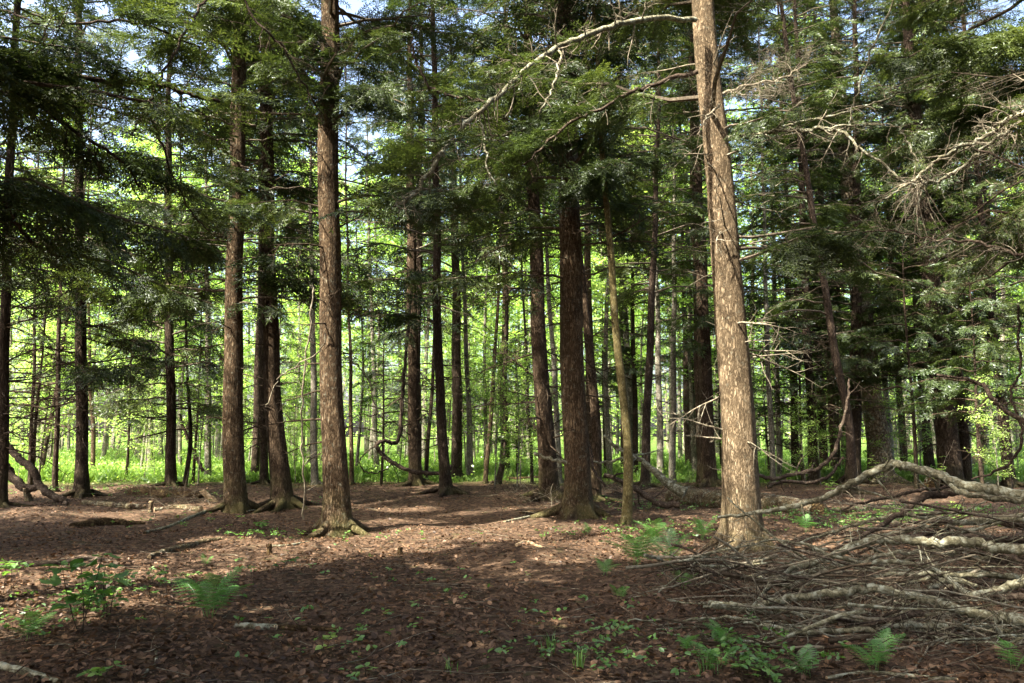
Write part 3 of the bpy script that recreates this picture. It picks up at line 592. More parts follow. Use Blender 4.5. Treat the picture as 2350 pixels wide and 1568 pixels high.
sap_pos = [(300, 28, 1, "young dark hemlock behind the black-looking trunk"), (455, 27, 1, "young hemlock with layered boughs between the dark straight trunk and the double-ridged one"), (90, 24, 1, "young hemlock by the bent limbs at far left"),
           (1185, 31, 0, "small hemlock in front of the bright meadow left of the dark leaning trunk"), (880, 26, 1, "young hemlock above the looping dead limb"), (1835, 26, 1, "young hemlock between the white trunks and the tilted dark one"),
           (1755, 30, 0, "small hemlock behind the white-barked trunks"), (2090, 24, 1, "young hemlock behind the snag's right side"), (1060, 33, 1, "young hemlock beyond the mound"), (2240, 22, 1, "young hemlock right of the massive black trunk"),
           (1385, 32, 1, "young hemlock far behind the thick mossy-rooted trunk"), (640, 33, 1, "young hemlock beyond the left pair"), (1920, 30, 1, "young hemlock far behind the forked foot"), (1650, 33, 1, "young hemlock far behind the pale sunlit trunk")]
for i, (px, Y, k, lab) in enumerate(sap_pos):
    x = (px - CX) / F * Y; place("young_hemlock", saps[k], (x, Y, float(h(x, Y))), i * 1.7, 0.85 + 0.1 * (i % 4), lab, "tree", "young hemlocks in the understorey")
hp = [proto_hem(411, 23, 4.5, 2.9, 6, 1, 0.17, 'bark_dark'), proto_hem(412, 25, 5, 3.0, 6, 1, 0.2, 'bark_red'), proto_hem(413, 22, 4, 2.6, 6, 1, 0.14, 'bark_dark')]
hi = [proto_hem(421, 26, 9.5, 3.6, 6.5, 1, 0.17, 'bark_dark'), proto_hem(422, 27, 11, 3.8, 6.5, 1, 0.19, 'bark_red')]
rng = np.random.default_rng(77)
def between(x, Y):
    px = CX + F * x / Y
    names = [(60, "the left edge trunk"), (190, "the black-looking hemlock"), (393, "the dark straight hemlock"), (540, "the double-ridged hemlock"), (640, "the trunk with arched roots"), (768, "the lit-edged hemlock by the path"), (950, "the reddish sunlit hemlock"),
             (1035, "the dark pair on the mound"), (1260, "the dark leaning hemlock"), (1320, "the thick mossy-rooted hemlock"), (1437, "the olive crooked trunk"), (1550, "the white-footed trunk"), (1690, "the pale sunlit hemlock"), (1865, "the dark tilted trunk"), (1990, "the pitted snag"), (2165, "the massive black trunk"), (2300, "the leaning right-edge trunk")]
    a = [n for p, n in names if p <= px]; c = [n for p, n in names if p > px]
    if not a: return "beyond the left edge trunk"
    if not c: return "beyond the right edge, past the leaning trunk"
    return "between %s and %s" % (a[-1].replace(" hemlock", " hemlock"), c[0])
n = 0
for Y, xs in ((31, (4.4, 11.5, 19)), (36, (8, 14))):
    for x0 in xs:
        x = x0 + rng.normal(0, .5); y = Y + rng.normal(0, 1.2)
        w = between(x, y)
        place("distant_hemlock", hp[n % 3], (x, y, float(h(x, y))), rng.random() * 6, rng.uniform(.65, .8) if x < 6 else rng.uniform(.8, .95), "distant dark hemlock " + w, "tree", "distant hemlocks " + w); n += 1

for k, (x0, y0) in enumerate(((-3.2, 27), (2.8, 29), (5.0, 36), (13.5, 34), (14.5, 26), (6.2, 26.5), (10.5, 30), (17, 31), (7.6, 34), (-0.3, 33), (-9.5, 30))):
    w = between(x0, y0)
    place("distant_hemlock", hi[k % 2], (x0, y0, float(h(x0, y0))), k * 1.3, rng.uniform(.9, 1.05), "tall high-crowned hemlock " + w, "tree", "tall high-crowned hemlocks " + w)
for k in range(20):  # unseen ring of trees added behind the viewer against open sky light
    a = R_(95 + 350 * k / 20 * .72); rr_ = 13 + 9 * (k % 3); x, y = rr_ * math.cos(a + 1.2) * 1.2, -rr_ * abs(math.sin(a)) - 2
    place("distant_hemlock", hp[k % 3], (x, y, float(h(x, y))), k, 1.0, "unseen hemlock added behind the viewer to block sky light", "tree", "unseen hemlocks added behind the viewer to block sky light")
# --- sunlit broadleaf wood beyond the meadow
def proto_maple(seed, H, zb, Rm, nb, rad, lsz, per):
    rng = np.random.default_rng(seed); mb = MB(); zs = np.concatenate([[-0.15, 0, .1, .3, .6], np.arange(1.0, H, 0.6)])
    ph = rng.random(4) * 6
    Q = np.stack([0.12 * np.sin(zs * .5 + ph[0]) + 0.02 * zs * math.sin(ph[1]), 0.12 * np.cos(zs * .45 + ph[2]) + 0.02 * zs * math.cos(ph[1]), zs], 1)
    Q[:, :2] -= Q[1, :2]
    trunk(mb, Q, np.interp(zs, [0, H], [rad, 0.01]), seed, 10, 0.3, 3, rootlen=0, ridge=0.03)
    lv = []
    for k in range(nb):
        z = zb + (H - zb) * (k + rng.random()) / nb; fr = (z - zb) / (H - zb); L = Rm * (0.35 + 1.3 * fr * (1 - fr) * 1.6) * rng.uniform(.6, 1.1)
        az = rng.random() * 6.28; o = np.array([np.interp(z, zs, Q[:, 0]), np.interp(z, zs, Q[:, 1]), z])
        P = pwalk(rng, o, [math.cos(az), math.sin(az), rng.uniform(.1, .8)], L, 6, 0.12, 0.04)
        tube(mb, P, np.linspace(0.006 + 0.008 * L, 0.003, 7), 4, 0, cap=False)
        m = int(per * L); t = rng.uniform(0.25, 1.05, m); f = np.clip(t * 6, 0, 5.99); i = f.astype(int)
        c = P[i] + (P[i + 1] - P[i]) * (f - i)[:, None]
        c = c + rng.normal(0, 1, (m, 3)) * np.array([0.30, 0.30, 0.10]) * (0.5 + 0.4 * L / 2)
        lv.append(c)
    c = np.concatenate(lv); mb2 = MB(); mb2.quads(leafquads(rng, c, lsz, 0.45))
    return (mb.build("trunk", M['bark_grey'], None, link=False), mb2.build("crown", M['maple'], None, smooth=False, link=False))
def leafquads(rng, c, size, tilt=0.5, aspect=0.75):
    m = len(c); nrm = rng.normal(0, tilt, (m, 3)); nrm[:, 2] += 1; nrm /= np.linalg.norm(nrm, axis=1)[:, None]
    a = rng.normal(0, 1, (m, 3)); a -= nrm * (a * nrm).sum(1)[:, None]; a /= np.linalg.norm(a, axis=1)[:, None]; s = np.cross(nrm, a)
    sz = size * rng.uniform(.6, 1.25, (m, 1))
    return np.stack([c - a * sz / 2, c - s * sz * aspect / 2 , c + a * sz / 2, c + s * sz * aspect / 2], 1)
maples = [proto_maple(501, 15, 3.5, 3.0, 46, 0.10, 0.13, 75), proto_maple(502, 18, 5, 3.2, 52, 0.14, 0.13, 75), proto_maple(503, 12, 2.0, 2.6, 40, 0.07, 0.12, 70), proto_maple(504, 7, 0.9, 1.8, 30, 0.035, 0.11, 60), proto_maple(505, 16, 7, 3.2, 40, 0.12, 0.13, 80)]
rng = np.random.default_rng(88); n = 0; taken = []
for band, (y0, y1, cnt) in enumerate(((29, 36, 12), (36, 44, 26), (44, 58, 60), (58, 78, 90))):
    for _ in range(cnt):
        for _t in range(20):
            y = rng.uniform(y0, y1); x = rng.uniform(-0.72, 0.72) * y
            if all((x - a) ** 2 + (y - c) ** 2 > (1.0 if band < 2 else 2.2) ** 2 for a, c in taken): break
        taken.append((x, y)); k = int(rng.choice(5, p=(.25, .25, .2, .15, .15))) if band else int(rng.choice([0, 2, 3, 3]))
        if band < 2 and 850 < CX + F * x / y < 1240 and k != 3 and rng.random() < .6: k = 3
        w = between(x, y); dist = ("at the meadow's near edge", "in the sunlit meadow", "in the bright wood", "deep in the bright wood")[band]
        nm = "sapling" if k == 3 else "maple_tree"
        lab = "%s %s, %s" % ("leafy green sapling" if k == 3 else "slender light-green maple", dist, w)
        lab = " ".join(lab.split()[:16])
        place(nm, maples[k], (x, y, float(h(x, y))), rng.random() * 6.28, rng.uniform(.85, 1.15) if band < 2 else rng.uniform(1.15, 1.55), lab, "tree", lab); n += 1

rng = np.random.default_rng(89)
for k in range(26):
    y = rng.uniform(25.5, 40); x = rng.uniform(-0.68, 0.68) * y; w = between(x, y)
    lab = " ".join(("low leafy shrub at the clearing's edge, " + w).split()[:16])
    place("shrub", maples[3], (x, y, float(h(x, y))), rng.random() * 6.28, rng.uniform(.22, .5), lab, "shrub", lab)
for k in range(26):
    y = rng.uniform(23, 40); x = rng.uniform(-0.68, 0.68) * y; w = between(x, y)
    lab = " ".join(("thin leafy understorey sapling " + w).split()[:16])
    place("sapling", maples[3], (x, y, float(h(x, y))), rng.random() * 6.28, rng.uniform(.6, .95), lab, "tree", lab)
for k, (px, Y, sc) in enumerate(((2275, 21, .45), (1840, 25, .4), (2010, 27, .6), (2350, 25, .7), (2100, 30, .7), (2235, 29, .7))):
    x = (px - CX) / F * Y; w = between(x, Y)
    lab = " ".join(("%s bright-leaved sapling among the right-hand trunks, %s" % ("taller" if sc > .55 else "short", w)).split()[:16])
    place("sapling", maples[3], (x, Y, float(h(x, Y))), k * 1.1, sc, lab, "tree", lab)
# far woods: reads as one mass
rng = np.random.default_rng(99); b = MB(); pts = []
for _ in range(900):
    y = rng.uniform(80, 135); x = rng.uniform(-0.8, 0.8) * y; z = rng.uniform(0, 21) ** 1.0; m = 70
    pts.append(np.array([x, y, z]) + rng.normal(0, 1, (m, 3)) * np.array([2.2, 2.2, 0.9]))
P = np.concatenate(pts); P = P[P[:, 2] > 0.2]; b.quads(leafquads(rng, P, 0.42, 0.5), 0)
for _ in range(160):
    y = rng.uniform(78, 120); x = rng.uniform(-0.8, 0.8) * y; H = rng.uniform(10, 20)
    tube(b, [(x, y, -.5), (x + rng.normal(0, .4), y, H / 2), (x + rng.normal(0, .8), y, H)], [rng.uniform(.1, .25), .12, .03], 6, 1)
tag(b.build("far_woods", [M['maple'], M['bark_grey']], smooth=False), "far bright green woods behind the meadow trees", "woods", kind="stuff")

# ------------------------------------------------------------------ meadow
def meadow_edge(x): return 28.0 - 2.5 / (1 + np.exp((x + 7) * 1.2)) + 2.4 * np.sin(x * .35 + 1) + 1.3 * np.sin(x * .9) + .8 * np.sin(x * 2.3)
rng = np.random.default_rng(3)
m = 150000; y = 27 + (rng.random(m) ** 1.4) * 45; x = rng.uniform(-0.72, 0.72, m) * y
ok = (y > meadow_edge(x) + rng.normal(0, .8, m)); x, y = x[ok], y[ok]; z = h(x, y); m = len(x)
a = rng.random(m) * 6.28; hh = rng.uniform(.12, .42, m) * (0.6 + 0.6 * np.clip(np.sin(x * .7) * np.sin(y * .5) + .5, 0, 1)); w = rng.uniform(.010, .024, m) * (1 + (y - 27) / 30); lx, ly = rng.normal(0, .12, m), rng.normal(0, .12, m)
B0 = np.stack([x - w * np.cos(a), y - w * np.sin(a), z - .02], 1); B1 = np.stack([x + w * np.cos(a), y + w * np.sin(a), z - .02], 1)
T0 = np.stack([x + lx, y + ly, z + hh], 1); Md = np.stack([x + lx * .3 + w * np.cos(a), y + ly * .3 + w * np.sin(a), z + hh * .6], 1)
b = MB(); b.quads(np.stack([B0, B1, Md, T0], 1)); tag(b.build("grass", M['grass'], smooth=False), "bright green grass of the sunlit clearing beyond the hemlocks", "grass", kind="stuff")
m = 90000; y = 26.5 + (rng.random(m) ** 1.3) * 40; x = rng.uniform(-0.72, 0.72, m) * y; cl = np.sin(x * .8 + 2) * np.sin(y * .6) + rng.normal(0, .5, m)
ok = (y > meadow_edge(x) - 1 + rng.normal(0, 2.6, m)) & (cl > -.2); x, y = x[ok], y[ok]; c = np.stack([x, y, h(x, y) + rng.random(len(x)) ** 1.5 * .55], 1)
b = MB(); b.quads(leafquads(rng, c, .085, .5)); tag(b.build("ground_cover", M['maple'], smooth=False), "leafy green herbs growing through the sunlit clearing", "undergrowth", kind="stuff")

# ------------------------------------------------------------------ leaf litter
def leaf6(rng, c, size, tilt=0.35, fold=0.35, aspect=0.55, az=None, nrm=None):
    m = len(c)
    if nrm is None:
        nrm = rng.normal(0, tilt, (m, 3)); nrm[:, 2] += 1
    nrm = nrm / np.linalg.norm(nrm, axis=1)[:, None]
    a = rng.normal(0, 1, (m, 3)) if az is None else az.copy(); a -= nrm * (a * nrm).sum(1)[:, None]; a /= np.linalg.norm(a, axis=1)[:, None]; s = np.cross(nrm, a)
    sz = (size * rng.uniform(.55, 1.3, (m, 1))) if np.isscalar(size) else size[:, None]; hw = sz * aspect / 2; fd = nrm * sz * fold * rng.uniform(-.3, 1, (m, 1)) * .5
    base = c - a * sz / 2; tip = c + a * sz / 2 + nrm * sz * rng.normal(0, .12, (m, 1))
    L1 = c - a * sz * .18 - s * hw + fd; L2 = c + a * sz * .2 - s * hw * .85 + fd; R1 = c - a * sz * .18 + s * hw + fd; R2 = c + a * sz * .2 + s * hw * .85 + fd
    V = np.stack([base, L1, L2, tip, R2, R1], 1)
    k = np.arange(m)[:, None] * 6
    Fq = np.concatenate([np.concatenate([k, k + 1, k + 2, k + 3], 1), np.concatenate([k, k + 3, k + 4, k + 5], 1)], 0)
    return V.reshape(-1, 3), Fq
rng = np.random.default_rng(21); b = MB()
for (y0, y1, dens, sz) in ((3.6, 8, 330, .056), (8, 14, 130, .052), (14, 22, 28, .055), (22, 30, 10, .06)):
    A = 1.4 * (y0 + y1) / 2 * (y1 - y0); m = int(A * dens); y = rng.uniform(y0, y1, m); x = rng.uniform(-.70, .70, m) * y
    keepd = rng.random(m) < 0.55 + 0.45 * np.clip(1.4 * np.sin(x * 1.3 + 1) * np.sin(y * 1.1 + x * .4) + .6, 0, 1)
    pth = np.exp(-((x - (0.35 - 0.06 * (y - 6))) / (0.7 + .03 * y)) ** 2); keepd &= rng.random(m) > .45 * pth
    x, y = x[keepd], y[keepd]
    c = np.stack([x, y, h(x, y) + .008 + rng.random(len(x)) * .022], 1); V, Fq = leaf6(rng, c, sz, .38, .5, .6); b.add(V, Fq)
    m = int(A * dens * 2.2); y = rng.uniform(y0, y1, m); x = rng.uniform(-.70, .70, m) * y; c = np.stack([x, y, h(x, y) + .006 + rng.random(m) * .012], 1)
    b.quads(leafquads(rng, c, .026, .4, .45))
tag(b.build("leaf_litter", M['litter'], smooth=False), "dry reddish brown leaves covering the forest floor", "fallen leaves", kind="stuff")
# fallen twigs everywhere
b = MB(); m = 2600
for _ in range(m):
    y = 3.8 + 24 * rng.random() ** 1.5; x = rng.uniform(-.7, .7) * y; L = rng.uniform(.08, .55) * (1 if rng.random() < .85 else 2); a = rng.random() * 6.28
    P = pwalk(rng, [x, y, 0], [math.cos(a), math.sin(a), 0], L, 4, .13); P[:, 2] = h(P[:, 0], P[:, 1]) + .012 + abs(rng.normal(0, .015)) + (P[:, 2] * 0.3)
    r = rng.uniform(.0018, .0055); tube(b, P, np.linspace(r, r * .4, 5), 3, int(rng.random() < .6), cap=False)
tag(b.build("twig_litter", [M['twig'], M['twig_dark']]), "small fallen twigs strewn over the leaf litter", "twigs", kind="stuff")

# green seedlings in the litter
b = MB(); cs = []; sz = []
def seedling_patch(px, py, rad_, cnt, zmax=.16):
    c0 = gp(px, py)
    for _ in range(cnt):
        q = c0[:2] + rng.normal(0, rad_, 2) * np.array([1, .7]); z0 = float(h(*q)); hgt = rng.uniform(.03, zmax); k = rng.integers(3, 6)
        tube(b, [(q[0], q[1], z0), (q[0] + rng.normal(0, .01), q[1], z0 + hgt)], .0016, 3, 1, cap=False)
        for j in range(k):
            a = j * 6.28 / k + rng.random(); cs.append([q[0] + .03 * math.cos(a), q[1] + .03 * math.sin(a), z0 + hgt + rng.normal(0, .01)]); sz.append(rng.uniform(.03, .06))
for px, py, r_, n_ in ((1500, 1170, .9, 120), (1580, 1220, .6, 80), (1480, 1240, .35, 50), (1780, 1180, .6, 60), (1850, 1200, .6, 90), (1960, 1210, .7, 120), (2080, 1190, .8, 150), (2200, 1180, .9, 140), (1300, 1520, .25, 22), (1420, 1500, .25, 16), (1650, 1480, .3, 16),
                        (1740, 1540, .2, 30), (1600, 1540, .3, 24), (1850, 1540, .25, 12), (150, 1400, .3, 30), (60, 1450, .3, 40), (250, 1350, .3, 20), (360, 1345, .15, 12), (560, 1240, .3, 16), (640, 1240, .3, 14), (430, 1200, .5, 20), (700, 1160, .5, 20), (260, 1130, 1.0, 80), (420, 1140, .8, 60),
                        (1440, 1120, .8, 60), (1350, 1230, .4, 20), (900, 1240, .5, 14), (500, 1330, .6, 18), (1000, 1350, 1.2, 24), (760, 1460, .4, 16), (850, 1520, .3, 8), (1200, 1440, .8, 20), (80, 1130, .6, 40)):
    seedling_patch(px, py, r_, n_)
c = np.array(cs); nr = rng.normal(0, .35, (len(c), 3)); nr[:, 2] += 1
V, Fq = leaf6(rng, c, np.array(sz), fold=.3, aspect=.6, nrm=nr); b.add(V, Fq, 0)
tag(b.build("seedling_undergrowth", [M['herb'], M['twig_dark']], smooth=False), "scattered small green seedlings sprouting from the leaf litter", "seedlings", kind="stuff")

# ------------------------------------------------------------------ limbs drawn from the photograph, each at its own depth
def limb_path(pts, n=None):
    """pts (px, py, width px, Y)"""
    P = np.array([at(a, c, Y) for a, c, w, Y in pts]); r = np.array([wid(w, p) for (a, c, w, Y), p in zip(pts, P)])
    n = n or (len(P) - 1) * 6 + 1; Q = smooth_path(P, n); rr = np.interp(np.linspace(0, len(P) - 1, n), np.arange(len(P)), r)
    return Q, rr
def limb(name, pts, mat, parent_key=None, label=None, cat=None, group=None, tw=None, seed=1, sprays=0, spray_mat='needle', n=None, sides=8, twmat=None, wob=.012, on_ground=False):
    rng = np.random.default_rng(seed); Q, rr = limb_path(pts, n)
    if parent_key in ('a0', 'a9', 'a13', 'a14'):
        T = TREES[parent_key]['org']; i0 = int(np.argmin(np.hypot(Q[:, 0] - T[0], Q[:, 1] - T[1]))); i0 = 0 if i0 < len(Q) / 2 else len(Q) - 1
        st = np.array([T[0], T[1], Q[i0][2] - .2])
        if np.linalg.norm(st - Q[i0]) < 6 and i0 == 0:
            ext = smooth_path([st, (st + Q[0]) / 2 + [0, 0, .1], Q[0]], 10)[:-1]; Q = np.vstack([ext, Q]); rr = np.concatenate([np.linspace(rr[0] * 1.6, rr[0], 9), rr])
    Q[1:-1] += rng.normal(0, 1, (len(Q) - 2, 3)) * wob
    if on_ground: Q[:, 2] = np.maximum(Q[:, 2], h(Q[:, 0], Q[:, 1]) + rr * 0.6)
    b = MB(); tube(b, Q, rr, sides, 0, rough=.22, rng=rng)
    if tw: twigs(b, rng, Q, rr.mean() * tw.get('k', 1), tw.get('depth', 1), tw['every'], tw['lmin'], tw['lmax'], tw.get('spread', .8), 1, tw.get('wob', .16), tw.get('plane'), 4, tw.get('t0', .1), tw.get('grav', 0))
    if sprays:
        out = []
        for _ in range(sprays):
            f = rng.uniform(.15, 1) * (len(Q) - 1); i = min(int(f), len(Q) - 2); o = Q[i]; d = Q[i + 1] - Q[i]; az = math.atan2(d[1], d[0]) + rng.choice([-1, 1]) * rng.uniform(.5, 1.2)
            o2 = o + np.array([math.cos(az), math.sin(az), -.15]) * rng.uniform(0, .4)
            put_spray(out, rng, o2, az, -rng.uniform(0, .35), rng.uniform(.3, .8), 0)
        V = np.concatenate(out).reshape(-1, 4, 3); V = V[keep(V.mean(1), seed=seed)]; b.quads(V, 2)
    mats = [M[mat], M[twmat or mat], M[spray_mat]]
    if parent_key: return b.build(name, mats, TREES[parent_key]['root'], TREES[parent_key]['org'])
    o = b.build(name, mats, None, Q[0]); return tag(o, label, cat, group)
TWL = dict(every=.11, lmin=.15, lmax=.7, depth=2, spread=.9, wob=.2)
limb("limb", [(1596, 46, 12, 10.90), (1500, 42, 13, 10.38), (1400, 65, 13, 9.85), (1310, 95, 12, 9.50), (1240, 135, 13, 9.15), (1180, 185, 12, 8.80), (1130, 235, 12, 8.45), (1075, 275, 10, 8.28), (1030, 325, 10, 8.10), (1000, 370, 11, 7.92), (955, 440, 9, 7.75), (905, 475, 6, 7.57)],
     'limb', 'big', tw=TWL, seed=601, sprays=34, twmat='twig')
limb("limb", [(1600, 165, 11, 10.9), (1510, 190, 9, 10.9), (1440, 215, 9, 10.8), (1390, 245, 7, 10.7), (1320, 275, 7, 10.6), (1260, 325, 6, 10.5), (1200, 380, 4, 10.4)], 'limb_dark', 'big', tw=dict(TWL, every=.13), seed=602, sprays=40, twmat='twig')
limb("limb", [(946, 60, 4, 9.4), (946, 95, 5, 9.4), (954, 140, 5, 9.45), (984, 195, 6, 9.5), (1024, 215, 6, 9.5), (1069, 225, 6, 9.5), (1120, 236, 7, 9.5)], 'limb_dark', 'big', tw=dict(every=.2, lmin=.1, lmax=.5, depth=1), seed=603, sprays=16)
limb("limb", [(1284, 105, 5, 9.9), (1281, 160, 6, 9.7), (1264, 210, 5, 9.6), (1238, 260, 4, 9.5)], 'limb', 'big', tw=dict(every=.08, lmin=.1, lmax=.45, depth=1), seed=604, twmat='twig')
limb("limb", [(1094, 250, 4, 9.5), (1114, 330, 5, 9.4), (1119, 390, 4, 9.3), (1139, 425, 4, 9.2)], 'limb', 'big', tw=dict(every=.1, lmin=.1, lmax=.4, depth=1), seed=605, twmat='twig')
limb("limb", [(1668, 318, 14, 10.8), (1742, 309, 12, 10.6), (1782, 300, 11, 10.5), (1847, 298, 9, 10.3), (1892, 295, 10, 10.2), (1937, 305, 8, 10.0), (1967, 335, 6, 9.9), (2017, 370, 6, 9.8), (2067, 410, 5, 9.6), (2102, 425, 4, 9.5)], 'limb', 'big', tw=dict(TWL, every=.12), seed=606, twmat='twig')
limb("limb", [(1790, 298, 6, 10.4), (1830, 282, 6, 10.3), (1917, 265, 5, 10.2), (1992, 240, 5, 10.1), (2067, 215, 4, 10.0), (2142, 200, 3, 9.9)], 'limb', 'big', tw=dict(TWL, every=.15), seed=607, twmat='twig')
limb("limb", [(1892, 293, 5, 10.1), (1980, 288, 4, 9.9), (2050, 290, 4, 9.8), (2090, 340, 4, 9.7), (2107, 372, 3, 9.6)], 'limb', 'big', tw=dict(TWL, every=.12), seed=608, twmat='twig')
limb("limb", [(1660, 215, 7, 10.8), (1720, 195, 6, 10.5), (1790, 182, 5, 10.3), (1850, 150, 4, 10.1)], 'twig', 'big', tw=dict(TWL, every=.05, lmax=.8), seed=609, twmat='twig')
limb("limb", [(1650, 240, 6, 10.7), (1620, 275, 4, 10.4), (1600, 310, 3, 10.2)], 'twig', 'big', tw=dict(TWL, every=.07, lmax=.5), seed=610, twmat='twig')
limb("limb", [(2420, 235, 14, 8.6), (2350, 262, 12, 8.7), (2307, 277, 11, 8.8), (2287, 300, 10, 8.9), (2232, 325, 9, 9.0), (2182, 350, 8, 9.2), (2137, 380, 7, 9.3), (2102, 410, 7, 9.4), (2052, 445, 5, 9.5), (2002, 472, 3, 9.6)], 'limb', 'a9', tw=dict(TWL, every=.12), seed=611, twmat='twig')
limb("limb", [(2400, 255, 12, 8.5), (2350, 276, 10, 8.6), (2307, 305, 9, 8.7), (2247, 350, 8, 8.9), (2207, 385, 8, 9.1), (2152, 415, 7, 9.2), (2115, 425, 5, 9.3), (2095, 510, 4, 9.3)], 'limb', 'a9', tw=dict(TWL, every=.13), seed=612, twmat='twig')
rng = np.random.default_rng(613); b = MB(); o = at(2105, 425, 9.4)
for k in range(16):
    a = R_(rng.uniform(150, 300)); d = np.array([math.cos(a), rng.normal(0, .4), math.sin(a)]); P = pwalk(rng, o + rng.normal(0, .04, 3), d, rng.uniform(.4, .9), 7, .12)
    tube(b, P, np.linspace(.010, .003, 8), 4, 0, cap=False); twigs(b, rng, P, .007, 1, .1, .06, .3, .8, 0)
b.build("dead_spray", M['twig'], TREES['a9']['root'], TREES['a9']['org'])
limb("limb", [(2500, 600, 9, 8.2), (2350, 585, 8, 8.4), (2250, 560, 7, 8.6), (2150, 550, 5, 8.8), (2050, 530, 4, 9.0), (1980, 535, 3, 9.2)], 'limb_dark', 'a9', tw=dict(TWL, every=.09), seed=614, twmat='twig')
limb("limb", [(2450, 420, 8, 8.2), (2330, 375, 6, 8.5), (2240, 345, 5, 8.8)], 'limb_dark', 'a9', tw=dict(TWL, every=.12), seed=615, twmat='twig')
limb("limb", [(2050, 0, 4, 9.5), (1990, 140, 5, 9.7), (1960, 240, 5, 9.9), (1945, 300, 5, 10)], 'limb', 'big', tw=dict(TWL, every=.12), seed=616, twmat='twig')
# left dark limbs of the hemlock outside the frame
limb("limb", [(-140, 110, 17, 6.6), (0, 141, 14, 6.8), (65, 155, 14, 6.9), (150, 172, 13, 7.0), (270, 187, 13, 7.2), (385, 198, 12, 7.4), (435, 217, 9, 7.5), (505, 234, 8, 7.6)], 'limb_dark', 'a0', tw=dict(every=.2, lmin=.2, lmax=.9, depth=1), seed=621, sprays=26)
limb("limb", [(-140, 120, 11, 6.6), (0, 188, 10, 7.0), (100, 250, 9, 7.3), (200, 320, 8, 7.6), (275, 365, 7, 7.9), (320, 430, 5, 8.1)], 'limb_dark', 'a0', tw=dict(every=.16, lmin=.2, lmax=1.0, depth=1), seed=622, sprays=36)
limb("limb", [(480, -20, 5, 8.4), (465, 10, 6, 8.4), (425, 75, 6, 8.2), (370, 180, 6, 8.0), (340, 235, 6, 7.9), (300, 310, 5, 7.8)], 'limb_dark', 'a0', tw=dict(every=.2, lmin=.2, lmax=.7, depth=1), seed=623, sprays=14)
limb("limb", [(340, 235, 5, 7.9), (350, 280, 5, 8.0), (380, 350, 5, 8.2), (430, 475, 4, 8.4), (480, 530, 3, 8.5)], 'limb_dark', 'a0', tw=dict(every=.16, lmin=.2, lmax=.7, depth=1), seed=624, sprays=16)
limb("limb", [(-100, 380, 9, 7.0), (0, 455, 8, 7.2), (50, 530, 8, 7.5), (100, 575, 6, 7.8), (190, 600, 4, 8.1)], 'limb_dark', 'a0', tw=dict(every=.14, lmin=.2, lmax=.8, depth=1), seed=625, sprays=12)
limb("limb", [(545, -20, 5, 9.0), (600, 60, 5, 9.0), (650, 110, 5, 9.2), (700, 200, 4, 9.4), (740, 260, 3, 9.6)], 'limb_dark', 'a0', tw=dict(every=.16, lmin=.2, lmax=.7, depth=1), seed=626, sprays=16)
limb("limb", [(0, 20, 5, 7.8), (120, 60, 6, 7.8), (250, 50, 6, 7.9), (350, 60, 5, 8.1), (460, 110, 4, 8.3)], 'limb_dark', 'a0', tw=dict(every=.14, lmin=.2, lmax=.8, depth=1), seed=627, sprays=30)
# bare drooping vines and pale twigs hanging in the left gap
limb("vine", [(697, 1192, 5, 12.8), (700, 1120, 4, 12.6), (693, 1010, 4, 12.4), (697, 880, 4, 12.2), (712, 740, 4, 12), (720, 660, 3, 12)], 'twig', None, "thin pale bare vine hanging left of the lit-edged hemlock", "vine", seed=628, tw=dict(every=.4, lmin=.1, lmax=.5, depth=0))
limb("vine", [(787, 820, 3, 9.5), (815, 835, 4, 9.6), (850, 880, 3, 9.8), (868, 960, 3, 10)], 'twig', None, "fine pale twig arching over the bright gap left of the looping limb", "vine", seed=629, tw=dict(every=.2, lmin=.1, lmax=.4, depth=1))
limb("vine", [(610, 930, 3, 10.5), (640, 870, 3, 10.4), (680, 840, 3, 10.2), (740, 800, 3, 10), (745, 760, 3, 10)], 'twig', None, "curling pale twig crossing the trunk with arched roots", "vine", seed=630, tw=dict(every=.2, lmin=.1, lmax=.4, depth=0))
# looping dead limb
limb("hanging_limb", [(946, 640, 6, 22.5), (938, 740, 7, 22.3), (928, 850, 8, 22), (924, 909, 9, 22), (916, 1000, 9, 21.8), (903, 1018, 9, 21.8), (884, 1011, 9, 21.6), (866, 1019, 10, 21.5), (872, 1038, 10, 21.5), (894, 1057, 10, 21.5), (934, 1079, 10, 21.4), (984, 1087, 9, 21.3), (1024, 1083, 8, 21.2), (1036, 1068, 6, 21.2)],
     'limb_dark', None, "black looping dead limb hanging between the reddish hemlock and the curved one", "dead limb", seed=631, tw=dict(every=.5, lmin=.3, lmax=1.0, depth=1), n=90)
limb("hanging_limb", [(868, 1022, 3, 21.5), (838, 1040, 3, 21.4), (826, 1065, 3, 21.4), (845, 1085, 3, 21.4), (885, 1080, 3, 21.4), (900, 1062, 3, 21.4)], 'limb_dark', None, "thin dark hoop of twig at the tip of the looping dead limb", "dead limb", seed=632)
